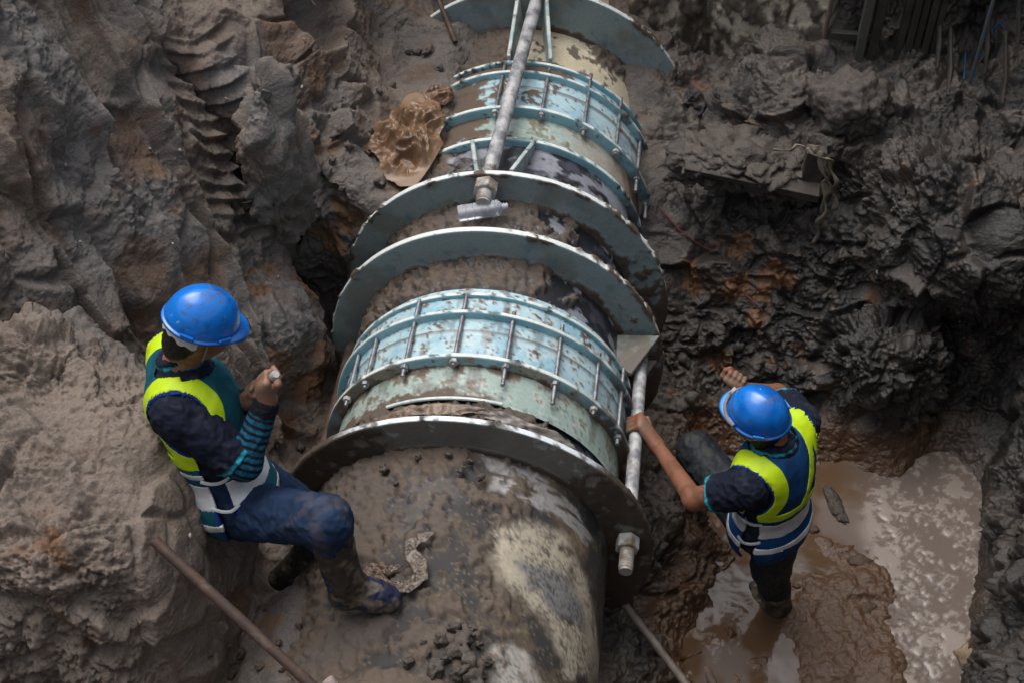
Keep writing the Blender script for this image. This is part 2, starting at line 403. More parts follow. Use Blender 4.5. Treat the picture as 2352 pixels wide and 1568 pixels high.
    c = mixc(c, (.112, .080, .060), sstep(.1, .35, n2))
    def near(pts, rad, k=1.):
        m = np.zeros(len(P))
        for q in pts:
            if q is None: continue
            ix = np.flatnonzero((np.abs(P-q) < 2.4*rad).all(1)); m[ix] = np.maximum(m[ix], np.exp(-((P[ix]-q)**2).sum(1)/rad**2))
        return m
    c = mixc(c, (.136, .126, .120), .85*sstep(.30, .60, near(GREYP, .16)+.5*n2)*(1-right))
    c = mixc(c, (.110, .070, .048), .8*sstep(.35, .65, near(BROWNP, .13)+.5*n2)*(1-right))
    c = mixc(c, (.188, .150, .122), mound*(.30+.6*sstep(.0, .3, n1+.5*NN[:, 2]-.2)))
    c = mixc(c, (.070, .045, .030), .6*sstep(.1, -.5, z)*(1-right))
    wc = np.tile(np.array([.062, .051, .043], np.float32), (len(P), 1))
    wc = mixc(wc, (.034, .030, .027), sstep(-.15, .2, n1+.35*sstep(1.1, 1.6, x)-.1))
    wc = mixc(wc, (.095, .080, .068), sstep(.12, .4, n2+.25*sstep(5.0, 5.6, y)))
    wc = wc*(1-.38*sstep(5.35, 4.7, y+.5*n1))[:, None]                  # the lower bank is soaked
    c = c*(1-right[:, None])+wc*right[:, None]
    c = mixc(c, (.075, .040, .021), floor*.95*sstep(2.3, 1.9, x))
    c = mixc(c, (.150, .068, .026), .70*sstep(.50, .95, near(ORANGE, .10)+1.1*n2+.5*fbm(P, 20., 3, 99.)))
    rough = .92-.36*wet-.12*wet*sstep(0, .3, n2)-.04*wet*sstep(5.35, 4.7, y)-.16*floor
    return P2, np.concatenate([c, rough[:, None]], 1)

FC = V0[Q0].mean(1); pr = project(FC)
inside = (np.hypot(FC[:, 0], FC[:, 2]) < .46) & (FC[:, 1] < 6.2)
depth = (FC-CAM)@FW
inside |= (np.hypot(FC[:, 0], FC[:, 2]) < .40) & (FC[:, 1] < 6.4)
frame = (pr[:, 0] > -170) & (pr[:, 0] < 2522) & (pr[:, 1] > -180) & (pr[:, 1] < 1740) & (depth > .5) & ~inside
vis = np.zeros(len(FC), bool)
for off in (0*RT, RT*.8, -RT*.8, UP*.6, -UP*.6):                     # fine mesh where this or a nearby viewpoint can see the ground
    for k in np.flatnonzero(frame & ~vis):
        c_ = CAM+off; d_ = FC[k]-c_; l_ = np.linalg.norm(d_); h_ = BV.ray_cast(Vector(c_), Vector(d_/l_), l_+.1)
        if h_[0] is None or h_[3] > l_-.09: vis[k] = True
vv_ = np.zeros(len(V0), bool); vv_[Q0[vis].ravel()] = True; vis |= vv_[Q0].any(1) & frame
MUD = vc_mat('mud', scale=85., var=.34, bump=.85, dist=.008, bscale=95., spec=.5, detail=8.)
P, NN, Q = subdiv(V0, Q0[vis], 1); P2, C4 = relief(P, NN); BV2 = BVHTree.FromPolygons(P2.tolist(), Q.tolist())
def hit2(x, y):                                                      # the same, on the roughened ground
    d = Vector(ray(x, y)).normalized(); h = BV2.ray_cast(Vector(CAM), d)
    n = h[1] if h[1].dot(d) < 0 else -h[1]
    return np.array(h[0]), np.array(n)
P, NN, Q = subdiv(V0, Q0[vis], 3)
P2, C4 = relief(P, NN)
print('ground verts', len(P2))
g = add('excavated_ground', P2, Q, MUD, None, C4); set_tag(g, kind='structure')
near_m = (pr[:, 0] > -900) & (pr[:, 0] < 3250) & (pr[:, 1] > -800) & (pr[:, 1] < 2350)
mid_m = (pr[:, 0] > -620) & (pr[:, 0] < 2980) & (pr[:, 1] > -420) & (pr[:, 1] < 2000) & ~frame & ~inside & (depth > .5)
for k in np.flatnonzero(mid_m):
    d_ = FC[k]-CAM; l_ = np.linalg.norm(d_); h_ = BV.ray_cast(Vector(CAM), Vector(d_/l_), l_+.1); mid_m[k] = h_[0] is None or h_[3] > l_-.12
mid_m &= ~vis
for sel, lev in ((mid_m, 2), (~vis & ~inside & frame, 1), (~vis & ~inside & ~frame & near_m & ~mid_m, 1), (~vis & ~inside & ~frame & ~near_m & ~mid_m, 0)):
    if lev: P, NN, Q = subdiv(V0, Q0[sel], lev)
    else:
        us = np.unique(Q0[sel]); re_ = np.full(len(V0), -1); re_[us] = np.arange(len(us)); P, Q = V0[us].astype(np.float32), re_[Q0[sel]]; NN = np.zeros_like(P)
        fn = np.cross(P[Q[:, 2]]-P[Q[:, 0]], P[Q[:, 3]]-P[Q[:, 1]]); [np.add.at(NN, Q[:, k], fn) for k in range(4)]; NN /= np.linalg.norm(NN, axis=1)[:, None]+1e-9
    P2, C4 = relief(P, NN)
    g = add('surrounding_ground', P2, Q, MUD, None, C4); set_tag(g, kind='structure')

# ------------------------------------------------------------------ water with scum
nx, ny = 210, 320
gx, gy = np.meshgrid(np.linspace(.9, 2.6, nx), np.linspace(1.9, 4.6, ny), indexing='ij')
WP = np.stack([gx.ravel(), gy.ravel(), np.full(nx*ny, WATER)], 1)
n1 = fbm(WP, 3.2, 4, 3.); n2 = fbm(WP+.03*np.stack([pn(WP, 9., 1.), pn(WP, 9., 2.), 0*n1], 1), 15., 4, 13., .6)
zone = sstep(1.62, 1.92, WP[:, 0]+.12*(WP[:, 1]-3.4))
n3 = fbm(WP+.02*np.stack([pn(WP, 22., 5.), pn(WP, 22., 6.), 0*n1], 1), 34., 4, 23., .6)
lace = sstep(.10, .02, np.abs(n3+.25*n2))*.6+sstep(.08, .22, n3+.6*n2)
foam = np.clip(.08+lace+1.2*sstep(.10, .30, n1+.4*n2), 0, 1)*sstep(-.14, .16, n1+.35*n2+.5*n3+.34*zone-.18)*sstep(.2, .75, zone+.3*n1)
wc = mixc(np.tile(np.array([.120, .095, .083], np.float32), (len(WP), 1)), (.080, .048, .028), sstep(.25, -.05, n1)*(1-zone))
wc = mixc(wc, (.25, .215, .185), foam*.58)
WP[:, 2] += foam*.003+.0012*n2
wr = .06+.30*foam
i, j = np.meshgrid(np.arange(nx-1), np.arange(ny-1), indexing='ij'); b_ = (i*ny+j).ravel()
WAT = vc_mat('muddy_water', scale=200., var=.12, bump=.15, dist=.002, bscale=60., spec=.5, detail=2.)
o = add('water', WP, np.stack([b_, b_+ny, b_+ny+1, b_+1], 1), WAT, None, np.concatenate([wc, wr[:, None]], 1)); set_tag(o, kind='structure')
# ------------------------------------------------------------------ the pipeline (axis along Y at z = 0)
RP = .560
MUDC, MUDD, TAR = (.096, .070, .051), (.055, .042, .032), (.020, .021, .025)
WHT, CREAM, SKYB, TEAL, RUST = (.58, .61, .60), (.50, .44, .32), (.27, .47, .53), (.235, .292, .298), (.055, .024, .013)
PAINT = vc_mat('weathered_paint', scale=70., var=.16, bump=.35, dist=.003, bscale=140., spec=.45)
STEEL = nz_mat('grey_steel', (.30, .31, .34), (.17, .15, .14), 30., .45, .62, .45, .75, .3, 200.)
RUSTY = nz_mat('rusty_steel', (.050, .035, .030), (.085, .045, .03), 22., .4, .65, .7, .2, .6, 150., c3=(.10, .075, .06), s3=14.)
RODP = nz_mat('muddy_painted_rod', (.44, .44, .44), (.17, .17, .19), 16., .42, .60, .55, .1, .4, 120., c3=MUDC, s3=9., lo3=.58, hi3=.68)
NUTM = nz_mat('muddy_nut', (.42, .43, .42), (.21, .165, .125), 18., .42, .60, .5, .2, .4, 120.)
pipe = empty('pipeline', label='large buried water main with pale blue flanged couplings, half dug out of the mud', cat='pipeline')

def sy(x, y, R=RP): q = pcyl(x, y, R); return math.atan2(q[2], q[0])*R, q[1]
def poly_mask(s, y, poly, warp=.03, soft=.012, seed=0., R=RP):
    """soft mask of a patch drawn on the pipe, its edge torn by noise"""
    pts = np.array([sy(*q, R) for q in poly]); P3 = np.stack([s, y, 0*s], 1)
    s = s+warp*fbm(P3, 9., 4, seed, .62); y = y+warp*fbm(P3, 9., 4, seed+30, .62)
    ins = np.zeros(len(s), bool); dist = np.full(len(s), 9.)
    for k in range(len(pts)):
        a, b = pts[k], pts[(k+1) % len(pts)]
        c = ((a[1] > y) != (b[1] > y)) & (s < (b[0]-a[0])*(y-a[1])/(b[1]-a[1]+1e-12)+a[0]); ins ^= c
        d = b-a; t = np.clip(((s-a[0])*d[0]+(y-a[1])*d[1])/(d@d), 0, 1)
        dist = np.minimum(dist, np.hypot(s-a[0]-t*d[0], y-a[1]-t*d[1]))
    return sstep(-soft, soft, np.where(ins, dist, -dist))

def lathe(prof, th, closed):
    """prof: (r, y, nr, ny) rows dense; th: angles"""
    n, m = len(prof), len(th); prof = np.asarray(prof, float)
    r = np.repeat(prof[:, 0], m); y = np.repeat(prof[:, 1], m); nr = np.repeat(prof[:, 2], m); ny = np.repeat(prof[:, 3], m); t = np.tile(th, n)
    k, j = np.meshgrid(np.arange(n if closed == 2 else n-1), np.arange(m if closed else m-1), indexing='ij')
    k2, j2 = (k+1) % n, (j+1) % m
    Fq = np.stack([k*m+j, k*m+j2, k2*m+j2, k2*m+j], -1).reshape(-1, 4)
    return r, y, t, nr, ny, Fq
def finish(name, L, d, c, rough, parent, mat=PAINT):
    r, y, t, nr, ny, Fq = L; r = r+nr*d; y = y+ny*d
    V = np.stack([r*np.cos(t), y, r*np.sin(t)], 1)
    return add(name, V, Fq, mat, parent, np.concatenate([c, np.clip(rough, .05, 1)[:, None]], 1))

# barrel
yy = np.concatenate([np.linspace(-.7, 1.6, 24)[:-1], np.arange(1.6, 5.84, .0075), [6.1, 6.5]])
L = lathe([(RP, q, 1, 0) for q in yy], np.radians(np.concatenate([np.arange(-175, -30, 10), np.arange(-30, 185, .8)])), 1)
r, y, t = L[0], L[1], L[2]; s = t*RP; deg = np.degrees(t); N = len(s)
P3 = np.stack([np.cos(t)*RP, y, np.sin(t)*RP], 1)
na, nb, nc_ = fbm(P3, 4., 4, 1., .6), fbm(P3, 13., 4, 2., .6), fbm(P3, 40., 3, 5., .6)
st = fbm(np.stack([s*7, y*45, 0*s], 1), 1., 3, 4.)
c = np.tile(np.array(TAR, np.float32), (N, 1)); rough = np.full(N, .5); mud = np.zeros(N)
near_ = y < 3.2
# near barrel: cream coat over tar, brown film of mud on the crown
film = near_*sstep(20, 48, deg+45*na)
c = mixc(c, (.075, .068, .048), near_*sstep(.0, .25, nb+.3*nc_)*.8)
c = mixc(c, (.076, .058, .041), film*sstep(-.35, .25, na+.4*nb+.25)); c = mixc(c, (.15, .108, .058), film*sstep(.22, .34, nb+.3*nc_)*.7); c = mixc(c, (.024, .023, .025), film*sstep(.02, .24, fbm(P3, 6., 5, 62., .68))*.85); rough = rough+.25*film
pal = near_*poly_mask(s, y, [(1165, 1190), (1290, 1230), (1345, 1330), (1375, 1500), (1385, 1568), (1300, 1568), (1270, 1450), (1180, 1370), (1130, 1310), (1140, 1230)], .05, .03, 3.)
c = mixc(c, (.33, .29, .225), pal*sstep(-.6, -.05, nb+.3*nc_)); 
c = mixc(c, (.13, .132, .14), near_*poly_mask(s, y, [(1195, 1290), (1280, 1310), (1340, 1380), (1350, 1450), (1290, 1420), (1220, 1350)], .05, .025, 9.)*.9)
wh = near_*poly_mask(s, y, [(1130, 1500), (1180, 1480), (1230, 1530), (1250, 1600), (1120, 1600)], .05, .02, 19.)
c = mixc(c, (.34, .32, .29), wh*.8)
wr_ = near_*poly_mask(s, y, [(1108, 1045), (1180, 1068), (1270, 1115), (1330, 1180), (1360, 1240), (1345, 1250), (1290, 1190), (1220, 1160), (1120, 1120), (1130, 1090)], .02, .010, 25.)
c = mixc(c, (.25, .24, .24), wr_*sstep(-.15, .05, st+.1)); rough = rough*(1-.3*wr_)
tarp = near_*poly_mask(s, y, [(880, 1070), (1030, 1075), (1080, 1120), (1030, 1200), (960, 1250), (880, 1260), (860, 1180)], .09, .05, 31.)*.9
c = mixc(c, (.028, .032, .050), tarp*sstep(-.25, .15, nb+.5*nc_)); rough = rough-.2*tarp; mud = mud*(1-.6*tarp)
mud = np.maximum(mud, near_*sstep(106, 126, deg+34*na+18*nb))
mud = np.maximum(mud, near_*.75*sstep(2.97, 3.10, y+.15*na+.1*nb)*sstep(76, 86, deg+16*nb))
mud = np.maximum(mud, near_*.6*sstep(.05, .22, nb+.5*na+.3*nc_)*sstep(48, 75, deg)*(1-.8*pal))
mud = np.maximum(mud, near_*.8*sstep(2.24, 2.10, y+.2*na)*sstep(64, 76, deg+20*nb)*(1-wh))
# between F1 and coupling, between couplings and thrust rings
z1 = (y > 3.18) & (y < 4.90); f1 = z1*sstep(55, 85, deg+40*na+25*nb)
gp = z1*sstep(.10, .16, fbm(P3, 6., 4, 44., .65))*(1-.7*f1)
c = mixc(c, (.22, .23, .26), gp); rough = rough-.12*z1
c = mixc(c, (.055, .055, .075), z1*sstep(.0, .3, nb)*(1-gp))
mud = np.maximum(mud, z1*(y < 4.52)*sstep(.28, .55, f1+.35*nb)*(.35+.65*sstep(-.30, .0, nb+.6*nc_+.25*na)))
mud = np.maximum(mud, z1*(y < 4.16)*sstep(95, 70, deg)*.0)
sm = (y > 4.52)*z1*sstep(.02, .2, fbm(np.stack([s*5, y*11, 0*s], 1), 1., 4, 50., .65)); c = mixc(c, (.25, .26, .30), sm*.8)
mud = np.maximum(mud, z1*(y > 4.52)*sstep(112, 125, deg+20*nb))
z2 = y > 5.40; c = mixc(c, CREAM, z2*1.0); c = mixc(c, (.66, .60, .46), z2*sstep(0, .3, nb))
c = mixc(c, (.13, .11, .08), z2*sstep(.16, .3, nb+.15*sstep(40, 10, deg)))
mud = np.maximum(mud, z2*sstep(88, 100, deg+12*nb))
mud = np.maximum(mud, z2*sstep(.13, .07, np.hypot(s-sy(1400, 85)[0], (y-5.73)*1.2)+.08*nb))
mud = mud*(1-((y > 3.375) & (y < 3.97) | (y > 4.915) & (y < 5.495)))
w1_, w2_, _v = worley(P3+.012*np.stack([nb, nc_, na], 1), 26., 3.); crk = sstep(.10, .02, w2_-w1_)*sstep(-.05, .2, fbm(P3, 5., 3, 77.))
w1_, w2_, _v = worley(P3*[1, .6, 1]+.012*np.stack([nc_, nb, na], 1), 60., 8.); crk2 = sstep(.16, .03, w2_-w1_)*sstep(-.15, .15, fbm(P3, 8., 3, 79.))
c = mixc(c, (.020, .018, .017), near_*.75*np.maximum(crk, .8*crk2)*(1-.5*wr_)*(1-.5*mud))
spk = near_*sstep(.30, .45, fbm(P3, 75., 3, 85., .7)+.25*nb); c = mixc(c, (.17, .13, .085), spk*.6)
lum = .4+1.6*np.abs(nb)+.5*np.abs(nc_)
fq = facet(P3+.01*nb[:, None], 30., 1.)+.8*facet(P3, 62., 4.)
d = mud*(.30*fq)+mud*(.010+.018*lum+.012*sstep(110, 150, deg))+.004*nc_*mud
c = mixc(c, MUDC, sstep(.15, .6, mud+.25*nc_)); c = mixc(c, (.045, .036, .030), .7*sstep(.12, .34, nc_+.35*nb)*mud); c = mixc(c, (.082, .066, .055), sstep(.3, .8, mud)*sstep(-.1, .25, na))
rough = rough*(1-mud)+.85*mud
finish('pipe_barrel', L, d, c, rough, pipe)

def ring(name, y0, th, Rin, Rout, kind, parent=pipe, dens=.009):
    """annular plate: front face, rim, back face"""
    e = .003
    rr = np.linspace(Rin-.01, Rout-e, max(3, int((Rout-Rin)/dens)+2))
    prof = [(q, y0-th, 0, -1) for q in rr]+[(Rout, y0-th+e, .8, -.6)]+[(Rout, q, 1, 0) for q in np.linspace(y0-th+e*1.5, y0-e*1.5, 3)]+[(Rout, y0-e, .8, .6)]+[(q, y0, 0, 1) for q in rr[::-1]]
    L = lathe(prof, np.linspace(0, 2*math.pi, int(2*math.pi*Rout/.010), endpoint=False), 1)
    r, y, t, nr, ny, _ = L; N = len(r); deg = (np.degrees(t)+90) % 360-90
    P3 = np.stack([r*np.cos(t), y, r*np.sin(t)], 1); sd_ = y0*10
    na, nb, nc_ = fbm(P3, 3.5, 4, sd_, .6), fbm(P3, 14., 4, sd_+3, .6), fbm(P3, 45., 3, sd_+5, .6)
    rim = (nr > .5).astype(float); front = (ny < -.5).astype(float)
    top = sstep(150, 110, deg)*sstep(30, 60, deg)
    rough = np.full(N, .42)
    if kind == 'thrust':
        c = np.tile(np.array(TEAL, np.float32), (N, 1))
        c = mixc(c, (.20, .215, .20), front*sstep(-.05, .3, na+.25*sstep(100, 160, deg)-.05))
        c = mixc(c, (.12, .215, .245), front*.7*sstep(.22, .5, nb+.3*na))
        c = mixc(c, (.62, .65, .64), rim*sstep(.5, .3, nb+.2*na)*1.0)
        m = sstep(Rin+.035, Rin+.006, r+.035*nb+.03*na)*front
        m = np.maximum(m, rim*sstep(.22, .42, .7*nb+.6*na+.42*sstep(72, 40, deg)+.30*sstep(130, 165, deg)))
        m = np.maximum(m, front*.9*sstep(30, 0, deg+40*nb)*sstep(-60, 0, deg))
        m = np.maximum(m, front*.8*sstep(Rout-.020, Rout-.004, r+.03*nb)*sstep(.0, .25, na+.3*sstep(60, 20, deg)))
    elif kind == 'near':
        c = np.tile(np.array((.150, .150, .138), np.float32), (N, 1))
        c = mixc(c, (.24, .29, .29), front*sstep(.44, .52, nb+.2*na))
        c = mixc(c, (.62, .68, .72), rim*top*sstep(.25, .05, nb))
        clean = front*sstep(122, 112, deg+8*nb)*sstep(42, 55, deg+8*nb)*sstep(Rin+.015, Rin+.03, r)
        m = front*(1-clean)*.9*sstep(-.45, -.15, nb)
        m = np.maximum(m, rim*np.maximum(1-top, sstep(.3, .5, nb)))
        rough = rough-.1*clean
    else:
        c = np.tile(np.array(SKYB, np.float32), (N, 1))
        c = mixc(c, (.16, .36, .42), front*.7*sstep(-.3, .3, na)); c = mixc(c, (.27, .27, .22), front*(kind == 'front')*sstep(-.2, .1, na+nb*.5))
        c = mixc(c, (.60, .63, .60), rim*sstep(.35, .0, nb))
        ru = sstep(55, 15, deg+30*na)*sstep(-.15, .15, nb+.2); ru = np.maximum(ru, (kind == 'front')*front*sstep(125, 165, deg+30*na)*.8)
        c = mixc(c, RUST, np.maximum(ru*.9, rim*sstep(.18, .3, nb)*.7))
        m = sstep(.36, .5, .6*nb+.6*nc_+.25*na+.20*(kind == 'buried')*sstep(90, 120, deg))*.8
        if kind == 'buried': m = np.maximum(m, sstep(118, 138, deg+15*nb))
        m = np.maximum(m, front*sstep(Rin+.022, Rin+.004, r+.03*nb)*(kind == 'front')*.9)
    d = m*(.003+.006*np.abs(nb)+.004*np.abs(nc_))*(1+.5*rim)
    wetd = mixc(np.tile(np.array(MUDC, np.float32), (N, 1)), MUDD, (kind == 'near')*.8+.5*sstep(0, .3, na))
    k = sstep(.2, .65, m+.2*nc_)[:, None]; c = c*(1-k)+wetd*k
    rough = rough*(1-m)+.75*m
    return finish(name, L, d, c, rough, parent)

RF = .72
ring('thrust_ring', 3.18, .026, RP, RF, 'near'); ring('thrust_ring', 4.17, .028, RP, RF, 'thrust'); ring('thrust_ring', 4.52, .028, RP, RF, 'thrust')
ring('thrust_ring', 5.80, .028, RP, .785, 'thrust'); ring('stiffener_ring', 4.90, .022, RP, .597, 'buried')

def coupling(ya, yb, yc, bolts_px, yb_ref, muddy, rc=.626, rcc=.600):
    """dismantling joint: sleeve with a step, three flange rings, long studs"""
    y0 = ya-.20 if not muddy else ya-.17
    prof = []
    def run(r0, a, b):
        for q in np.arange(a, b, .008): prof.append((r0, q, 1, 0))
    run(.580, y0, y0+.02); run(.574, y0+.02, ya-.005); run(.584, ya, yb-.085); run(.592, yb-.08, yb); run(.588, yb, yc); run(.575, yc, yc+.05)
    L = lathe(prof, np.radians(np.arange(0, 360, .9)), 1); r, y, t, nr, ny, _ = L; N = len(r); deg = (np.degrees(t)+90) % 360-90
    P3 = np.stack([r*np.cos(t), y, r*np.sin(t)], 1)
    na, nb, nc_ = fbm(P3, 4., 4, ya, .6), fbm(P3, 15., 4, ya+3, .65), fbm(P3, 55., 3, ya+5, .6)
    c = np.tile(np.array((.36, .50, .545), np.float32), (N, 1)); c = mixc(c, (.25, .42, .50), sstep(-.1, .3, na)); c = mixc(c, (.44, .52, .51), sstep(.05, .3, nb)*.8)
    fr = (y < ya).astype(float)
    c = mixc(c, (.27, .345, .315), fr); c = mixc(c, (.40, .445, .41), fr*sstep(-.05, .25, nb)); c = mixc(c, (.16, .10, .06), fr*sstep(.16, .42, nb+.4*sstep(ya-.08, ya, y))*.9)
    c = mixc(c, (.16, .30, .27), fr*sstep(.25, .4, nc_+nb*.6)*.7)
    if muddy:
        c = mixc(c, (.33, .31, .27), fr*sstep(75, 50, deg+25*nb)*.9); c = mixc(c, (.20, .13, .085), fr*sstep(50, 25, deg+25*nb)*.7)
    speck = (1-fr)*sstep(.30, .42, nc_+.35*nb+.1*na)
    c = mixc(c, (.10, .085, .075), speck)
    line = sstep(.006, .002, np.abs(y-(yb-.083))); c = mixc(c, (.07, .06, .05), line*.9)
    m = np.zeros(N)
    if muddy:
        m = sstep(92, 118, deg+26*nb+16*na); m = np.maximum(m, sstep(.12, .28, nb+.2*na)*.8*(1-fr)*sstep(50, 80, deg)); m = np.maximum(m, .9*(y > yb)*sstep(60, 78, deg+20*nb)); c = mixc(c, RUST, sstep(35, 15, deg+20*nb)*.8)
    else:
        ns_ = fbm(np.stack([t*.6*16, y*5, 0*y], 1), 1., 4, ya+9, .6); m = sstep(.34, .5, .55*nb+.7*nc_+.2*na)*.7*(1-.4*fr); c = mixc(c, (.10, .082, .066), .55*sstep(.12, .34, ns_+.3*nc_)); m = np.maximum(m, fr*sstep(ya-.07, ya-.02, y+.06*nb)*.8*sstep(60, 80, deg)*sstep(130, 100, deg))
        m = np.maximum(m, fr*sstep(y0+.08, y0+.02, y+.07*nb)*.8*sstep(70, 90, deg)); m = np.maximum(m, (y > yb)*sstep(.2, .4, nb)*.6)
    d = m*(.003+.010*np.abs(nb)+.003*np.abs(nc_))
    c = mixc(c, MUDC, sstep(.2, .6, m+.2*nc_)); rough = .35+.5*m
    cp = finish('coupling', L, d, c, rough, pipe)
    kd = 'buried' if muddy else 'front'
    ring('flange_ring', ya, .020, .570, rc, kd, cp); ring('flange_ring', yb, .018, .585, rc, 'buried' if muddy else 'mid', cp); ring('flange_ring', yc, .018, .570, rcc, 'buried' if muddy else 'mid', cp)
    for i, (bx, by) in enumerate(bolts_px):
        q = py(bx, by, yb_ref); th = math.atan2(q[2], q[0]); rr = .606
        a = np.array([rr*math.cos(th), 0, rr*math.sin(th)])
        lf = [.045, .03, .055, .03, .10, .11, .04, .045][i % 8]
        yend = yb+[.05, .035, .105, .09, .03][i % 5]+(.02 if muddy else 0)
        mb = MB(); mb.tube([a+[0, ya-.02-lf, 0], a+[0, yend, 0]], .0085, 10); mb.build('stud_bolt', STEEL, cp, True)
        for yn, tt in ((ya-.040, .018), (ya+.004, 0)):
            if tt == 0: continue
            ph = rng.uniform(0, 1); hx = [a+[.0175*math.cos(ph+k*math.pi/3), yn, .0175*math.sin(ph+k*math.pi/3)] for k in range(6)]
            mb = MB(); mb.prism(hx, [0, tt, 0]); mb.build('hex_nut', STEEL if i % 3 else NUTM, cp, False, .002)
    return cp
z2d = lambda x, y: ((750+.42735*x)/1.08844, (450+.42735*y)/1.08844)
z1d = lambda x, y: ((850+.38265*x)/1.08844, (.38265*y)/1.08844)
coupling(3.57, 3.797, 3.912, [z2d(*q) for q in [(285, 1210), (405, 1130), (630, 1035), (915, 1000), (1210, 1035), (1495, 1130), (1715, 1275), (1845, 1440)]]+[(1432, 1075)], 3.60, False, .626, .606)
coupling(5.09, 5.353, 5.447, [z1d(*q) for q in [(1022, 690), (1325, 705), (1610, 790), (1835, 930), (1990, 1110), (2045, 1290)]], 5.11, True, .626, .612)

# tie rods with big hex nuts
def tie_rod(th, rr, ya, yb, rad, nut_y, mat, end=None):
    c0 = np.array([rr*math.cos(th), 0, rr*math.sin(th)])
    o = MB().tube([c0+[0, ya, 0], c0+[0, nut_y[0]+.03, 0], c0+[0, yb, 0] if end is None else end], rad, 20).build('tie_rod', mat, pipe, True)
    mb = MB(); R = rad*1.75
    for yn in nut_y:
        mb.prism([c0+[R*math.cos(k*math.pi/3+.3), yn-.055, R*math.sin(k*math.pi/3+.3)] for k in range(6)], [0, .055, 0])
    mb.build('hex_nut', NUTM, o, False, .004)
    n_t = 14; MB().tube([c0+[0, ya+(nut_y[0]-.055-ya)*k/n_t, 0] for k in range(n_t+1)], [rad*(1.05 if k % 2 else .99) for k in range(n_t+1)], 20).build('rod_thread', NUTM, o, True)
    t_ = MB().tube([c0+[0, ya-.012, 0], c0+[0, ya, 0]], rad*.93, 20); t_.build('rod_end', NUTM, o, True)
    return o
q = py(1118, 425, 4.49); tie_rod(math.atan2(q[2], q[0]), .668, 4.38, 5.79, .031, [4.487], RODP, py(1233, 0, 5.79))
q = py(1452, 1235, 3.15); tie_rod(math.atan2(q[2], q[0]), .640, 3.01, 4.13, .027, [3.150], RODP)
tie_rod(math.radians(181), .635, 3.05, 4.13, .027, [3.150], RUSTY)

# gusset plates welded between rings around the tie rods
GUS = nz_mat('gusset_paint', (.50, .54, .52), (.24, .34, .35), 10., .42, .6, .5, 0, .3, 120., c3=MUDC, s3=16., lo3=.55, hi3=.64)
GUM = nz_mat('gusset_muddy', (.13, .115, .095), (.20, .25, .24), 12., .5, .66, .6, 0, .5, 90.)
def angle_at(x, y, Y): q = py(x, y, Y); return math.atan2(q[2], q[0])
def gusset(th0, y0, r0, th1, y1, r1, mat, t=.018, ri=.550):
    """plate from ring at y0 (outer radius r0) to ring at y1 (outer radius r1)"""
    e0 = np.array([math.cos(th0), 0, math.sin(th0)]); e1 = np.array([math.cos(th1), 0, math.sin(th1)])
    P_ = [e0*ri+[0, y0, 0], e0*r0+[0, y0, 0], e1*r1+[0, y1, 0], e1*ri+[0, y1, 0]]; et = nrm(np.cross(P_[2]-P_[0], P_[1]-P_[0]))
    MB().prism([v-et*t/2 for v in P_], et*t).build('gusset_plate', mat, pipe, False, .003)
gusset(angle_at(1093, 388, 4.52), 4.522, .712, angle_at(1090, 335, 4.88), 4.878, .612, GUS); gusset(angle_at(1170, 388, 4.52), 4.522, .712, angle_at(1226, 335, 4.88), 4.878, .612, GUS)
gusset(angle_at(1192, 5, 5.77), 5.770, .760, angle_at(1163, 105, 5.47), 5.47, .622, GUS); gusset(angle_at(1254, 5, 5.77), 5.770, .760, angle_at(1270, 112, 5.47), 5.47, .622, GUS)
for dz in (0, -.15):
    P_ = [py(1412, 768, 4.12), py(1516, 770, 4.12), py(1450, 858, 3.93), py(1416, 840, 3.95)]
    MB().prism([p_+[0, 0, dz] for p_ in P_], [0, 0, -.02]).build('gusset_plate', GUM, pipe, False, .003)
# ------------------------------------------------------------------ people: distance-field bodies, clothes as offset shells
def cone(a, b, ra, rb): return ('c', np.asarray(a, float), np.asarray(b, float), ra, rb)
def elp(c, R, rad): return ('e', np.asarray(c, float), np.asarray(R, float), np.asarray(rad, float), 0)
def prim_d(q, p):
    if q[0] == 'c':
        d = q[2]-q[1]; t = np.clip(((p-q[1])@d)/(d@d+1e-12), 0, 1); return np.linalg.norm(p-(q[1]+t[:, None]*d), axis=1)-(q[3]+(q[4]-q[3])*t)
    l = (p-q[1])@q[2].T; k0 = np.linalg.norm(l/q[3], axis=1); k1 = np.linalg.norm(l/q[3]**2, axis=1)+1e-9
    return k0*(k0-1)/k1
def union(prims, k, off=0.):
    def f(p):
        if len(p) < 4000: 
            r = None
            for q in prims: d = prim_d(q, p); r = d if r is None else smin(r, d, k)
            return r-off
        out = np.empty(len(p)); key = np.floor(p/.13).astype(np.int64); key = (key[:, 0]*73856093) ^ (key[:, 1]*19349663) ^ (key[:, 2]*83492791)
        o = np.argsort(key, kind='stable'); ks = key[o]; cuts = np.flatnonzero(np.diff(ks))+1
        for g_ in np.split(o, cuts):
            pp = p[g_]; c = pp.mean(0)[None]; rad = np.linalg.norm(pp-c, axis=1).max()
            ds = [prim_d(q, c)[0] for q in prims]; m = min(ds); r = None
            for q, dq in zip(prims, ds):
                if dq < m+2*rad+k+.02: d = prim_d(q, pp); r = d if r is None else smin(r, d, k)
            out[g_] = r
        return out-off
    return f
def bounds(prims, pad):
    a = np.array([np.minimum(q[1], q[2]) - max(q[3], q[4]) if q[0] == 'c' else q[1]-q[3].max() for q in prims]).min(0)
    b = np.array([np.maximum(q[1], q[2]) + max(q[3], q[4]) if q[0] == 'c' else q[1]+q[3].max() for q in prims]).max(0)
    return a-pad, b+pad
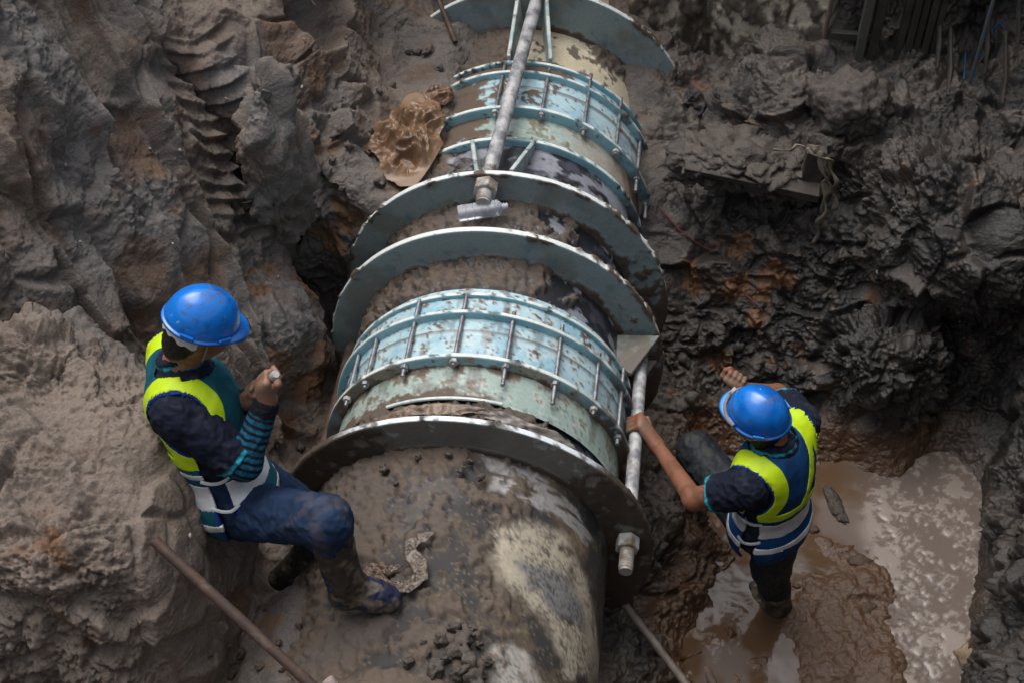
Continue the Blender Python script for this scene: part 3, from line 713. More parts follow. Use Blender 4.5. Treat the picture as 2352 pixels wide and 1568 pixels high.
def normals(V, Q):
    n = np.cross(V[Q[:, 2]]-V[Q[:, 0]], V[Q[:, 3]]-V[Q[:, 1]]); N = np.zeros_like(V)
    for k in range(4): np.add.at(N, Q[:, k], n)
    return N/(np.linalg.norm(N, axis=1)[:, None]+1e-12)
def wrinkle(V, Q, amp, sc=(16, 16, 16), seed=0., frame=None):
    N = normals(V, Q); p = V if frame is None else V@np.asarray(frame).T
    p = p*np.asarray(sc, float); wv = np.abs(fbm(p, 1., 3, seed, .55)); d = amp*(.22-wv)*2.2
    return V+N*d[:, None]
SKIN_L, SKIN_R = (.25, .115, .072), (.19, .080, .045)
def flat_mat(name, c, rough=.8, bump=.25, bs=500., sheen=0., spec=.3, var=.25, metal=0.):
    c2 = tuple(v*(1-var) for v in c)
    return nz_mat(name, c, c2, 14., .35, .7, rough, metal, bump, bs, .001, spec=spec, sheen=sheen)
CLOTH = vc_mat('cloth', scale=180., var=.15, bump=.3, dist=.001, bscale=700., spec=.2, detail=2.)
SKINM = vc_mat('skin', scale=120., var=.10, bump=.2, dist=.001, bscale=350., spec=.4)
RUBBER = vc_mat('boot_rubber', scale=50., var=.3, bump=.3, dist=.002, bscale=120., spec=.4)
LIME = flat_mat('lime_tape', (.44, .62, .008), .55, .15, 300., var=.10)
SILVER = flat_mat('silver_tape', (.58, .60, .62), .35, .4, 120., spec=.6, var=.22, metal=.25)
HAIR = flat_mat('black_hair', (.012, .010, .010), .5, .8, 260.)
BAND = flat_mat('white_band', (.52, .50, .46), .7)
STRAP = flat_mat('grey_strap', (.22, .19, .17), .85)
def helm_mat(name, c):
    m = vc_mat(name, scale=40., var=.05, bump=.05, dist=.001, bscale=30., spec=.5); b = m.node_tree.nodes['Principled BSDF']
    b.inputs['Coat Weight'].default_value = .25; b.inputs['Coat Roughness'].default_value = .12; return m
HELM = helm_mat('blue_helmet_plastic', None)

def frame3(front, up): up = nrm(up); f = nrm(front-up*np.dot(front, up)); r = np.cross(f, up); return r, f, up     # right, front, up

def fist(C, A, D, wrist, r=.016, side=1, sc=1.):
    """fingers wrapped round a bar through C along A; D points from the wrist across the bar"""
    A = nrm(A); D = nrm(D-A*np.dot(D, A)); N = np.cross(A, D)*side; pr = []; hand = []
    kn = []
    for i in range(4):
        o = C+A*(i-1.5)*.0205*sc; rr = r+.0095*sc; fr = [.0098, .0102, .0098, .0086][i]*sc
        P_ = [o+rr*1.35*(math.cos(a)*D+math.sin(a)*N) if k == 0 else o+rr*(math.cos(a)*D+math.sin(a)*N) for k, a in enumerate(np.radians([125, 48, -35, -100-6*i]))]
        kn.append(P_[0])
        for k in range(3): pr.append(cone(P_[k], P_[k+1], fr*(1.08-.06*k), fr*(1.02-.06*k)))
    base = wrist
    for i in range(4): hand.append(cone(base+A*(i-1.5)*.011, kn[i], .017, .0125))
    hand.append(cone(base, (kn[0]+kn[3])/2-N*.010, .020, .016))
    th = [wrist-A*.0+D*.012-N*.010-A*.016, C-A*.046*sc-D*(r+.014)-N*.004, C-A*.050*sc-N*(r+.010)*.3+D*.004, C-A*.040*sc+D*(r+.012)-N*.006]
    for k in range(3): pr.append(cone(th[k], th[k+1], [.0145, .012, .0105][k], [.012, .0105, .009][k]))
    return hand, pr

def person(J, fr, head_front, head_up, skin, cfg, label, hands):
    J = {k: np.asarray(v, float) for k, v in J.items()}
    pel, neck = J['pel'], J['neck']; up = nrm(neck-pel); lat = J['shR']-J['shL']; lat = nrm(lat-up*np.dot(lat, up)); fwd = np.cross(up, lat)
    T = np.stack([lat, fwd, up]); Ln = np.linalg.norm(neck-pel)
    torso = [elp(pel, T, (.160, .118, .125)), elp(pel+up*.20+fwd*cfg.get('belly', 0), T, (.150, .112, .150)), elp(pel+up*Ln*.68, T, (cfg.get('chest', .158), .122, .165)),
             cone(J['shL']+lat*.035, J['shR']-lat*.035, .066, .066), cone(neck-up*.05, neck+up*.02, .075, .055)]
    arms = [cone(J['shL'], J['elL'], .056, .043), cone(J['shR'], J['elR'], .056, .043), cone(J['elL'], J['wrL'], .041, .027), cone(J['elR'], J['wrR'], .041, .027)]
    legs = [cone(J['hipL'], J['knL'], .090, .068), cone(J['hipR'], J['knR'], .090, .068), cone(J['knL'], J['anL'], .058, .042), cone(J['knR'], J['anR'], .058, .042)]
    hr, hf, hu = frame3(np.asarray(head_front, float), np.asarray(head_up, float)); H = np.stack([hr, hf, hu]); hd = J['head']
    head = [elp(hd+hu*.02, H, (.076, .096, .105)), elp(hd+hf*.022-hu*.058, H, (.056, .068, .062)), cone(neck, hd-hu*.05-hf*.01, .056, .052),
            cone(hd+hf*.090+hu*.005, hd+hf*.108-hu*.022, .010, .015), elp(hd+hr*.077+hu*.0-hf*.01, H, (.012, .022, .032)), elp(hd-hr*.077-hf*.01, H, (.012, .022, .032)),
            cone(hd+hf*.086-hu*.062-hr*.018, hd+hf*.086-hu*.062+hr*.018, .009, .009)]
    hpr, fpr = [], []
    for hsp in hands: a_, b_ = fist(**hsp); hpr += a_; fpr += b_
    b1 = union([elp(q[1], q[2], q[3]*.93) if q[0] == 'e' else cone(q[1], q[2], q[3]*.9, q[4]*.9) for q in torso]+arms+head+hpr, .022); b2 = union(fpr, .004)
    lo_, hi_ = bounds(torso+arms+head+hpr+fpr, .02)
    V, Q = mesh_sdf(lambda p: smin(b1(p), b2(p), .006), lo_, hi_, .0050)
    c = np.tile(np.array(skin, np.float32), (len(V), 1)); n1 = fbm(V, 22., 3, 5.); c = mixc(c, tuple(v*.72 for v in skin), sstep(0, .3, n1))
    hc = np.array([h_['C'] for h_ in hands])
    dm = np.min(np.linalg.norm(V[:, None]-hc[None], axis=2), axis=1); c = mixc(c, (.20, .15, .115), .55*sstep(.11, .05, dm)*sstep(-.1, .25, n1+.1))
    lips = sstep(.022, .014, np.linalg.norm((V-(hd+hf*.092-hu*.062))/np.array([1, 1, 1]), axis=1)); c = mixc(c, (.22, .07, .055), lips)
    for sg in (-1, 1): c = mixc(c, (.02, .015, .012), sstep(.014, .009, np.linalg.norm(V-(hd+hf*.088+hr*.032*sg+hu*.018), axis=1)))
    root = add('person', V, Q, SKINM, None, np.concatenate([c, np.full((len(V), 1), .55)], 1)); set_tag(root, label, 'person')
    bn = lambda J_, a, b, p: (((p-J_[a])@(J_[b]-J_[a]))/((J_[b]-J_[a])@(J_[b]-J_[a])), np.linalg.norm(J_[b]-J_[a]))
    # hair
    hf_ = union([elp(hd+hu*.022-hf*.006, H, (.082, .098, .108)), elp(hd-hf*.042-hu*.062, H, (.070, .056, .082))], .02)
    def hair(p):
        l = (p-hd)@H.T; return np.maximum(hf_(p), np.maximum(l[:, 1]*1.0-.030+.9*(-l[:, 2])*(l[:, 2] < 0), -(l[:, 2]+.135)))
    V, Q = mesh_sdf(hair, hd-.16, hd+.16, .005); V = wrinkle(V, Q, .004, (60, 60, 18), 3., H); add('hair', V, Q, HAIR, root)
    # trousers (down to the boots) 
    cut = cfg['boot_top']
    tr = union([elp(pel, T, (.165, .122, .13)), elp(pel+up*.10, T, (.150, .112, .10))]+[cone(q[1], q[2], q[3]+.006, q[4]+.010) for q in legs[:2]]+[cone(q[1], q[2], q[3]+.012, q[4]+.016) for q in legs[2:]], .035)
    def trs(p):
        d = tr(p)
        for s_ in 'LR':
            t_, l_ = bn(J, 'kn'+s_, 'an'+s_, p); near = np.linalg.norm(p-J['kn'+s_], axis=1) < .50
            tt, _ = bn(J, 'hip'+s_, 'kn'+s_, p)
            dd = np.where((t_ > -.2) & (np.linalg.norm(np.cross(p-J['kn'+s_], nrm(J['an'+s_]-J['kn'+s_])), axis=1) < .13) & (tt > .75), (t_-cut[s_])*l_, -1.)
            d = np.maximum(d, dd)
        return np.maximum(d, (p-pel)@up-.17)
    lo_, hi_ = bounds(legs+torso[:1], .03); V, Q = mesh_sdf(trs, lo_, hi_, .006)
    V = wrinkle(V, Q, .009, (11, 11, 11), 7.); V = wrinkle(V, Q, .0025, (34, 34, 34), 17.)
    n1 = fbm(V, 9., 4, 23.); c = np.tile(np.array(cfg['jeans'], np.float32), (len(V), 1)); c = mixc(c, cfg['jeans2'], sstep(0, .3, n1))
    km = np.zeros(len(V))
    for s_ in 'LR': km = np.maximum(km, sstep(.20, .05, np.linalg.norm(V-J['kn'+s_], axis=1)))
    c = mixc(c, (.13, .10, .075), cfg['kneemud']*km*sstep(-.05, .25, fbm(V, 14., 4, 31.)))
    add('trousers', V, Q, CLOTH, root, np.concatenate([c, np.full((len(V), 1), cfg.get('jr', .85))], 1))
    # boots
    for s_ in 'LR':
        kn, an, toe = J['kn'+s_], J['an'+s_], J['toe'+s_]; ax = nrm(an-kn); fd = nrm(toe-an); heel = an+nrm(an-kn)*.045-fd*.035
        sole = np.cross(fd, np.cross(ax, fd)); sole = nrm(sole); sd2 = np.cross(fd, sole)
        a0 = kn+(an-kn)*(cut[s_]-.10)
        bt = [cone(a0, an-ax*.03, .070, .053), cone(an-ax*.05, heel, .052, .040), cone(heel+fd*.02, toe-fd*.075+sole*.0, .042, .043), cone(toe-fd*.10+sd2*.012, toe-fd*.045+sd2*.008, .040, .034), cone(toe-fd*.10-sd2*.012, toe-fd*.045-sd2*.008, .040, .034), cone(an-ax*.02+fd*.02, toe-fd*.10-sole*.006, .046, .042)]
        fb = union(bt, .025); sl = max(np.dot(heel-an, sole), np.dot(toe-an, sole))+.030
        def boot(p): return np.maximum(np.maximum(fb(p), (p-an)@sole-sl-.012), -((p-a0)@ax))
        lo_, hi_ = bounds(bt, .02); V, Q = mesh_sdf(boot, lo_, hi_, .005); V = wrinkle(V, Q, .006, (22, 22, 22), 41.)
        n1 = fbm(V, 12., 4, 51.); n2 = fbm(V, 40., 3, 55.); ft = sstep(.03, .06, (V-an)@fd)
        c = np.tile(np.array((.030, .027, .021), np.float32), (len(V), 1)); c = mixc(c, (.060, .050, .030), sstep(.0, .2, n1)); c = mixc(c, (.014, .019, .045), ft*cfg['navyfoot'])
        c = mixc(c, (.135, .105, .080), sstep(.1, .32, n1+.3*n2+.12*ft)*.8); low = sstep(sl-.030, sl-.005, (V-an)@sole); c = mixc(c, (.12, .095, .075), low*.8)
        bo = add('rubber_boot', V, Q, RUBBER, root, np.concatenate([c, np.full((len(V), 1), .55)], 1))
    # shirt
    sh = union([elp(q[1], q[2], q[3]+.004) if q[0] == 'e' else cone(q[1], q[2], q[3]+.004, q[4]+.004) for q in torso[:4]]+[cone(J['shL'], J['elL'], .072, .066), cone(J['shR'], J['elR'], .072, .066), cone(neck-up*.05, neck+up*.035, .082, .064)], .035, .003)
    def shirt(p):
        d = sh(p)
        for s_ in 'LR':
            t_, l_ = bn(J, 'sh'+s_, 'el'+s_, p); ra = np.linalg.norm(np.cross(p-J['sh'+s_], nrm(J['el'+s_]-J['sh'+s_])), axis=1)
            d = np.maximum(d, np.where((t_ > .3) & (ra < .10), (t_-cfg['sleeve'])*l_, -1.))
        v_ = (p-pel)@up; d = np.maximum(d, -(v_+cfg['shirthem'])); 
        return np.maximum(d, (p-neck)@up-.050+.30*np.maximum((p-neck)@fwd, 0))
    lo_, hi_ = bounds(torso+arms[:2], .03); V, Q = mesh_sdf(shirt, lo_, hi_, .006); V = wrinkle(V, Q, .011, (15, 15, 15), 61.+J['pel'][0])
    c = np.tile(np.array((.0075, .0105, .022), np.float32), (len(V), 1)); pip = np.zeros(len(V))
    for s_ in 'LR':
        t_, l_ = bn(J, 'sh'+s_, 'el'+s_, V); ra = np.linalg.norm(np.cross(V-J['sh'+s_], nrm(J['el'+s_]-J['sh'+s_])), axis=1)
        pip = np.maximum(pip, sstep(.010, .005, np.abs((t_-cfg['sleeve'])*l_+.008))*(ra < .10))
    vn = (V-neck)@up; pip = np.maximum(pip, sstep(.007, .003, np.abs(vn-.034+.30*np.maximum((V-neck)@fwd, 0)))*(np.linalg.norm(V-neck, axis=1) < .13))
    c = mixc(c, (.02, .26, .34), pip); c = mixc(c, (.03, .035, .05), .5*sstep(.18, .4, fbm(V, 20., 4, 71.)))
    add('polo_shirt', V, Q, CLOTH, root, np.concatenate([c, np.full((len(V), 1), .9)], 1))
    # striped under-sleeves
    if cfg.get('stripes'):
        for s_ in 'LR':
            a, m_, b = J['sh'+s_], J['el'+s_], J['wr'+s_]; pr = [cone(a+(m_-a)*.6, m_, .054, .052), cone(m_, m_+(b-m_)*.97, .053, .039)]; fs = union(pr, .03)
            def slv(p): t_ = ((p-m_)@(b-m_))/((b-m_)@(b-m_)); return np.maximum(fs(p), np.maximum((t_-1.0)*.25, -((p-(a+(m_-a)*.6))@nrm(m_-a))))
            lo_, hi_ = bounds(pr, .02); V, Q = mesh_sdf(slv, lo_, hi_, .004); V = wrinkle(V, Q, .005, (24, 24, 24), 81.)
            t_ = ((V-m_)@nrm(b-m_)); lf = np.linalg.norm(b-m_); ph = (t_+.10+.004*pn(V, 20.))/.0235; ph = ph-np.floor(ph)
            c = np.tile(np.array((.006, .008, .014), np.float32), (len(V), 1)); c = mixc(c, (.008, .085, .15), sstep(.40, .50, ph)*(t_ < lf-.045))
            add('striped_sleeve', V, Q, CLOTH, root, np.concatenate([c, np.full((len(V), 1), .9)], 1))
    # vest with tapes
    vs = union([elp(q[1], q[2], q[3]+.008) if q[0] == 'e' else cone(q[1], q[2], q[3]+.010, q[4]+.010) for q in torso[:4]], .05, .012)
    vs0 = vs
    def vs(p): return vs0(p)-.016*np.clip((.17-(p-pel)@up)/.17, 0, 1)
    armseg = [(J['sh'+s_]-up*.015, J['sh'+s_]-up*.085+lat*(.18 if s_ == 'R' else -.18)) for s_ in 'LR']
    def arm_d(p): return np.minimum(*[prim_d(cone(a, b, 0, 0), p) for a, b in armseg])
    hem = cfg['hem']
    def side(p): l = (p-pel)@T.T; return l
    def vest(p):
        l = side(p); d = vs(p)
        d = np.maximum(d, .096-arm_d(p)); d = np.maximum(d, .088-np.linalg.norm(np.cross(p-neck, up), axis=1)-0*d-np.where(l[:, 1] < 0, .004, -.012))
        d = np.maximum(d, -(l[:, 2]+hem)); d = np.maximum(d, -vs(p)-.010)
        gap = .030-np.abs(l[:, 1]+.012)
        return np.maximum(d, np.where(l[:, 2] < .30, gap, -1.))
    lo_, hi_ = bounds(torso[:4], .05); V, Q = mesh_sdf(vest, lo_, hi_, .0048)
    def shape(V, Q): 
        N_ = normals(V, Q); return V+N_*(.007*fbm(V, 9., 3, 91.)+.006*(.2-np.abs(pn(V, 14., 97.))))[:, None]
    V = shape(V, Q)
    l = side(V); ad = arm_d(V)
    edge = np.minimum(np.abs(ad-.098), np.minimum(np.abs(l[:, 2]+hem), np.where(l[:, 2] < .30, np.abs(np.abs(l[:, 1]+.012)-.032), 1)))
    c = np.tile(np.array(cfg['vest'], np.float32), (len(V), 1)); c = mixc(c, tuple(v*.7 for v in cfg['vest']), sstep(0, .3, fbm(V, 12., 3, 95.)))
    c = mixc(c, (.006, .022, .16), sstep(.011, .005, edge))
    vo = add('safety_vest', V, Q, CLOTH, root, np.concatenate([c, np.full((len(V), 1), .8)], 1))
    for mt, nm, reg, split in cfg['tapes']():
        def tp(p): l_ = side(p); return np.maximum(vest(p)-.0022, reg(l_, arm_d(p)))
        Vt, Qt = mesh_sdf(tp, lo_, hi_, .0045); Vt = shape(Vt, Qt); vq = side(Vt)[Qt].mean(1)[:, 2]
        for a_, b_ in split:
            qq = Qt[(vq >= a_) & (vq < b_)]
            if len(qq) < 8: continue
            us = np.unique(qq); re = np.full(len(Vt), -1); re[us] = np.arange(len(us)); add(nm, Vt[us], re[qq], mt, vo)
    for s_ in (-1, 1):                                               # laces across the open sides
        for hv in (.055, .155):
            x_ = None
            P_ = []
            for b_ in np.linspace(-.055, .035, 7):
                o_ = pel+up*(hv-.012*math.cos(b_*40))+fwd*b_; a_ = lat*s_
                ts = np.linspace(.05, .25, 60); dv = vs(o_+a_*ts[:, None]); P_.append(o_+a_*(ts[np.argmin(np.abs(dv))]+.002))
            MB().tube(P_, .006, 6).build('side_strap', SILVER, vo, True)
    # helmet
    hc_ = hd+hu*.035; nA, nP = 96, 30; V = []
    for k in range(nP):
        for j in range(nA):
            a = 2*math.pi*j/nA; fx, rx = math.cos(a), math.sin(a); pk = max(0, fx)**3
            if k < 22:
                u_ = k/21*math.pi/2; rr = math.sin(u_)**.92; zz = math.cos(u_)
                gt = 1+.022*math.exp(-((k-19.3)/.7)**2); q = np.array([rx*.098*rr*gt, fx*.115*rr*gt, .112*zz]); q[2] += .004*math.exp(-(q[0]/.020)**2)*(zz > .25)
            else:
                w_ = (k-21)/8 if k < 27 else (1-(k-26)/3*.6); ext = .011+.042*pk*(abs(rx) < .95); dn = -.006-.010*pk
                th_ = 0 if k < 27 else -.004
                q = np.array([rx*(.098+ext*min(w_, 1)*1.0*(1 if k < 27 else 1)), fx*(.115+ext*min(w_, 1)), dn*min(w_, 1)+th_])
                if abs(fx) < .3 and k < 27: pass
            V.append(hc_+q[0]*hr+q[1]*hf+q[2]*hu)
    V = np.array(V); i_, j_ = np.meshgrid(np.arange(nP-1), np.arange(nA), indexing='ij'); j2 = (j_+1) % nA
    Fq = np.stack([i_*nA+j_, (i_+1)*nA+j_, (i_+1)*nA+j2, i_*nA+j2], -1).reshape(-1, 4)
    # inner shell
    Vi = hc_+((V[:22*nA]-hc_)*.965); k0 = len(V)
    i2, jj = np.meshgrid(np.arange(21), np.arange(nA), indexing='ij'); j3 = (jj+1) % nA
    Fi = np.stack([k0+i2*nA+jj, k0+i2*nA+j3, k0+(i2+1)*nA+j3, k0+(i2+1)*nA+jj], -1).reshape(-1, 4)
    V = np.concatenate([V, Vi]); Fq = np.concatenate([Fq, Fi])
    n1 = fbm(V, 18., 4, 13.+hd[0], .65); n2 = fbm(V, 60., 3, 15.)
    c = np.tile(np.array((.003, .150, .56), np.float32), (len(V), 1)); c = mixc(c, (.002, .100, .42), sstep(0, .3, fbm(V, 7., 3, 3.)))
    c = mixc(c, (.30, .42, .55), .6*sstep(.60, .68, n2+.6*n1)); c = mixc(c, (.02, .055, .13), .6*sstep(.25, .5, fbm(V*[1, 1, 3.], 30., 4, 44., .7))); rg = np.full(len(V), .24)
    if cfg.get('helmet_dirt') is not None:
        w0 = hc_+hr*cfg['helmet_dirt'][0]+hf*cfg['helmet_dirt'][1]+hu*.115; dm = sstep(.045, .015, np.linalg.norm(V-w0, axis=1)+.05*n1)*sstep(.0, .10, n2+.4*n1); c = mixc(c, (.09, .07, .055), dm); rg = rg+.5*dm
    if cfg.get('lit_peak'): l_ = (V-hc_)@H.T; pk = sstep(.112, .122, np.hypot(l_[:, 0]*1.12, l_[:, 1]))*(l_[:, 1] > .04)*(l_[:, 2] < .04); c = mixc(c, (.06, .27, .70), pk)  # light falling on the peak, painted in as a paler blue
    ho = add('hard_hat', V, Fq, HELM, root, np.concatenate([c, rg[:, None]], 1))
    for a in (-1, 1):
        for e in (-.5, .5):
            an_ = math.pi/2*a+e; q = np.array([math.sin(an_)*.104, math.cos(an_)*.121, .004]); ct = hc_+q[0]*hr+q[1]*hf+q[2]*hu
            tg = nrm(math.cos(an_)*hr*.108-math.sin(an_)*hf*.126); ou = nrm(q[0]*hr+q[1]*hf); MB().box(ct, .042, .010, .014, np.stack([tg, ou, hu], 1)).build('slot_boss', HELM_FLAT, ho, False, .002)
    # suspension band below the rim at the back
    mb = MB(); P_ = []
    for a in np.linspace(math.radians(100), math.radians(260), 26):
        P_.append(hc_+hr*math.sin(a)*.096+hf*math.cos(a)*.110)
    vv, ff = [], []
    for k, q in enumerate(P_): vv += [q+hu*.01, q-hu*((.040 if cfg.get('stripes') else .020)+.006*math.sin(k*1.7)+.005*math.sin(k*.6)), q*.97+hc_*.03-hu*.016, q*.985+hc_*.015+hu*.008]
    for k in range(25):
        for e in range(4): ff.append((k*4+e, k*4+(e+1) % 4, k*4+4+(e+1) % 4, k*4+4+e))
    mb.raw(vv, ff); mb.build('head_band', BAND, ho, True)
    if cfg.get('peak_strap'):
        P_ = []
        for a in np.linspace(-1.25, 1.25, 30):
            P_.append(hc_+hr*math.sin(a)*.110+hf*math.cos(a)*.128+hu*(.008+.004*math.sin(a*9)))
        MB().tube(P_, .0065, 6).build('elastic_strap', STRAP, ho, True)
        ct = hc_+hf*.112+hu*.045; MB().tube([ct, ct+nrm(hf*.9+hu*.4)*.010], .016, 18).build('round_sticker', BAND, ho, True)
    for s_ in (-1, 1):                                               # chin strap
        a_ = hc_+hr*s_*.094-hu*.005+hf*.01; b_ = hd+hr*s_*.070-hu*.075+hf*.02
        MB().tube([a_, (a_+b_)/2+hr*s_*.004, b_], .0035, 6).build('chin_strap', flat_mat('strap_teal', (.05, .28, .36)) if cfg.get('peak_strap') else STRAP, ho, True)
    return root
HELM_FLAT = flat_mat('blue_helmet_boss', (.003, .13, .50), .28, .02, 50., spec=.5, var=.1)

def box_(x, a, b): return np.maximum(a-x, x-b)
def tapes_left():
    def lime(l, ad): 
        v, b = l[:, 2], l[:, 1]
        return np.minimum(np.maximum(box_(ad, .103, .146), .235-v), np.maximum(np.maximum(box_(v, .205, .250), b), .104-ad))
    def silv(l, ad): v = l[:, 2]; return np.minimum(np.minimum(box_(v, .165, .187), box_(v, .050, .135)), box_(v, -.026, .002))
    return [(LIME, 'lime_tape', lime, [(-9, 9)]), (SILVER, 'silver_tape', silv, [(-9, .02), (.02, .15), (.15, 9)])]
def tapes_right():
    def lime(l, ad):
        a, b, v = l[:, 0], l[:, 1], l[:, 2]
        dia = np.maximum(np.maximum(np.abs((a-.10)*.86-(v-.43)*.50)-.022, b), np.maximum(box_(v, .19, .46), a-.14))
        low = np.maximum(np.maximum(b, np.abs(v-.205)-.021), a-.12)
        return np.minimum(np.maximum(box_(ad, .103, .148), .205-v), np.minimum(dia, low))
    def silv(l, ad): v = l[:, 2]; return np.minimum(box_(v, .072, .155), box_(v, .008, .034))
    return [(LIME, 'lime_tape', lime, [(-9, 9)]), (SILVER, 'silver_tape', silv, [(-9, .055), (.055, 9)])]

JL = dict(pel=(-.700, 2.735, .77), neck=(-.825, 2.850, 1.235), head=(-.745, 2.870, 1.405), shR=pz(405, 955, 1.18), shL=pz(398, 806, 1.09), elR=pz(560, 1062, 1.03), wrR=pz(614, 922, 1.20),
          elL=pz(492, 935, .90), wrL=pz(566, 922, 1.10), hipR=pz(560, 1172, .75), hipL=pz(552, 1090, .72), knR=pz(748, 1195, .975), anR=pz(800, 1352, .645), toeR=pz(925, 1382, .575),
          knL=(-.43, 2.83, .46), anL=pz(672, 1318, .13), toeL=pz(735, 1330, .08))
fR = pz(618, 872, 1.27); fL = pz(585, 900, 1.165); bar_ax = nrm(fL-fR)
person(JL, None, (.86, .36, -.40), (.36, .12, .92), SKIN_L,
       dict(boot_top=dict(L=.25, R=.30), jeans=(.008, .021, .052), jeans2=(.014, .031, .072), kneemud=.25, navyfoot=1., sleeve=.93, shirthem=.06, stripes=True, vest=(.004, .075, .105), hem=.085,
            tapes=tapes_left, helmet_dirt=(.02, .0)), 'worker in teal safety vest and striped sleeves leaning back against the mound, fists raised',
       [dict(C=fR, A=bar_ax, D=fR-JL['wrR'], wrist=JL['wrR']+nrm(fR-JL['wrR'])*.012, r=.014, side=-1), dict(C=fL, A=bar_ax, D=fL-JL['wrL'], wrist=JL['wrL']+nrm(fL-JL['wrL'])*.012, r=.014, side=1)])
o = MB().tube([fR-bar_ax*.062, fR-bar_ax*.055, fL+bar_ax*.07], [.011, .014, .014], 14).build('steel_bar', RODP, None, True)
set_tag(o, 'short pale metal bar gripped in both fists of the worker with striped sleeves', 'bar')

rodc = np.array([.6395, 0, .045]); q = py(1452, 1235, 3.15); rth = math.atan2(q[2], q[0]); rodc = np.array([.640*math.cos(rth), 0, .640*math.sin(rth)])
gp_ = rodc+[0, 3.69, 0]
JR = dict(pel=(1.168, 3.355, .06), neck=(1.135, 3.375, .475), head=(1.058, 3.405, .585), shL=pz(1718, 1118, .40), shR=pz(1838, 970, .42), elL=pz(1594, 1146, .235), wrL=(.715, 3.615, .125),
          elR=pz(1785, 905, .20), wrR=pz(1702, 892, .33), hipL=pz(1722, 1190, .02), hipR=pz(1798, 1185, .04), knL=pz(1600, 1035, .02), anL=(.955, 3.80, -.36), toeL=(.84, 3.88, -.42),
          knR=pz(1770, 1300, -.28), anR=pz(1786, 1392, -.655), toeR=pz(1770, 1400, -.69)+np.array([-.10, .12, 0]))
hR = pz(1690, 868, .37)
person(JR, None, (-.80, .52, -.05), (-.06, -.10, .98), SKIN_R,
       dict(boot_top=dict(L=.40, R=.62), jeans=(.014, .017, .021), jeans2=(.024, .028, .033), kneemud=.12, navyfoot=.3, sleeve=.62, shirthem=.06, vest=(.004, .040, .125), hem=.08, jr=.6, chest=.172,
            tapes=tapes_right, peak_strap=True, lit_peak=True, helmet_dirt=(.03, -.06)), 'worker in blue safety vest standing in the puddle, one hand on the tie rod',
       [dict(C=gp_, A=np.array([0, -1., 0]), D=np.array([-.9, 0, -.35]), wrist=JR['wrL'], r=.028, side=-1, sc=1.0), dict(C=hR, A=nrm(RT*.8+UP*-.5), D=hR-JR['wrR'], wrist=JR['wrR']+nrm(hR-JR['wrR'])*.012, r=.010, side=1)])
# ------------------------------------------------------------------ loose things lying about
def crumple(name, c, n, u, su, sv, mat, seed, amp=.05, res=70, rag=.25, colr=None, stretch=1.):
    """a creased sheet of film or cloth lying on a surface"""
    c = np.asarray(c, float); n = nrm(n); u = nrm(np.asarray(u, float)-n*np.dot(u, n)); v = np.cross(n, u)
    a = np.linspace(-1, 1, res); A, B = [q.ravel() for q in np.meshgrid(a, a, indexing='ij')]
    p = np.stack([A*su, B*sv*stretch, np.full(len(A), seed*1.7)], 1)
    fq_ = 1.15*min(1., .16/max(su, sv)); w1 = np.abs(pn(p, 10.*fq_, seed))+.5*np.abs(pn(p+.05*np.stack([pn(p, 9., 1.), pn(p, 9., 2.), 0*A], 1), 21.*fq_, seed+4))+.16*np.abs(pn(p, 52.*fq_, seed+8))
    w2 = pn(p, 5., seed+2)
    h = amp*(1.1-2.6*w1)+amp*.6*w2; h = h*sstep(1.05, .55, np.hypot(A, B))+.004
    dx = .22*pn(p, 6.*fq_, seed+20)*su; dy = .22*pn(p, 6.*fq_, seed+30)*sv
    V = c+u*(A*su+dx)[:, None]+v*(B*sv+dy)[:, None]+n*np.maximum(h, -.015)[:, None]
    keep = (np.hypot(A, B)+1.5*rag*pn(p, 7.*fq_, seed+40)+rag*.35*pn(p, 24.*fq_, seed+41)) < .90
    i, j = np.meshgrid(np.arange(res-1), np.arange(res-1), indexing='ij'); b_ = (i*res+j).ravel()
    Fq = np.stack([b_, b_+res, b_+res+1, b_+1], 1); Fq = Fq[keep[Fq].all(1)]
    us = np.unique(Fq); re = np.full(len(V), -1); re[us] = np.arange(len(us))
    cc = None
    if colr is not None:
        m = sstep(-.1, .3, pn(p, 6., seed+50)+.4*pn(p, 25., seed+51)); cc = mixc(np.tile(np.array(colr[0], np.float32), (len(A), 1)), colr[1], m)
        cc = np.concatenate([cc, np.full((len(A), 1), colr[2])], 1)[us]
    o = add(name, V[us], re[Fq], mat, None, cc)
    md = o.modifiers.new('thickness', 'SOLIDIFY'); md.thickness = .0012
    return o
FILM = vc_mat('dirty_film', scale=60., var=.2, bump=.4, dist=.002, bscale=90., spec=.5)
FILM.node_tree.nodes['Principled BSDF'].inputs['Transmission Weight'].default_value = .25
FABR = vc_mat('dirty_fabric', scale=80., var=.3, bump=.4, dist=.002, bscale=200., spec=.3)
p_, n_2 = hit2(940, 325); o = crumple('plastic_sheet', p_+n_2*.02, nrm(n_2+[0, -.2, .4]), RT*.45+UP*.9, .27, .18, FILM, 1.3, .075, 120, .55, ((.235, .140, .078), (.135, .076, .042), .38))
set_tag(o, 'crumpled brown plastic sheet on the soil beside the far coupling', 'plastic sheet')
p_, n_2 = hit2(1010, 225); o = crumple('plastic_sheet', p_+n_2*.015, nrm(n_2+[0, -.2, .4]), RT, .075, .055, FILM, 4.1, .035, 60, .35, ((.20, .11, .06), (.12, .062, .035), .4))
set_tag(o, 'small reddish brown scrap of plastic above the larger brown sheet', 'plastic sheet')
p_, n_2 = hit2(925, 400); o = crumple('plastic_sheet', p_+n_2*.012, n_2, UP, .06, .03, FILM, 6.6, .02, 50, .35, ((.22, .125, .07), (.15, .09, .055), .5))
set_tag(o, 'thin tail of brown plastic hanging below the larger brown sheet', 'plastic sheet')
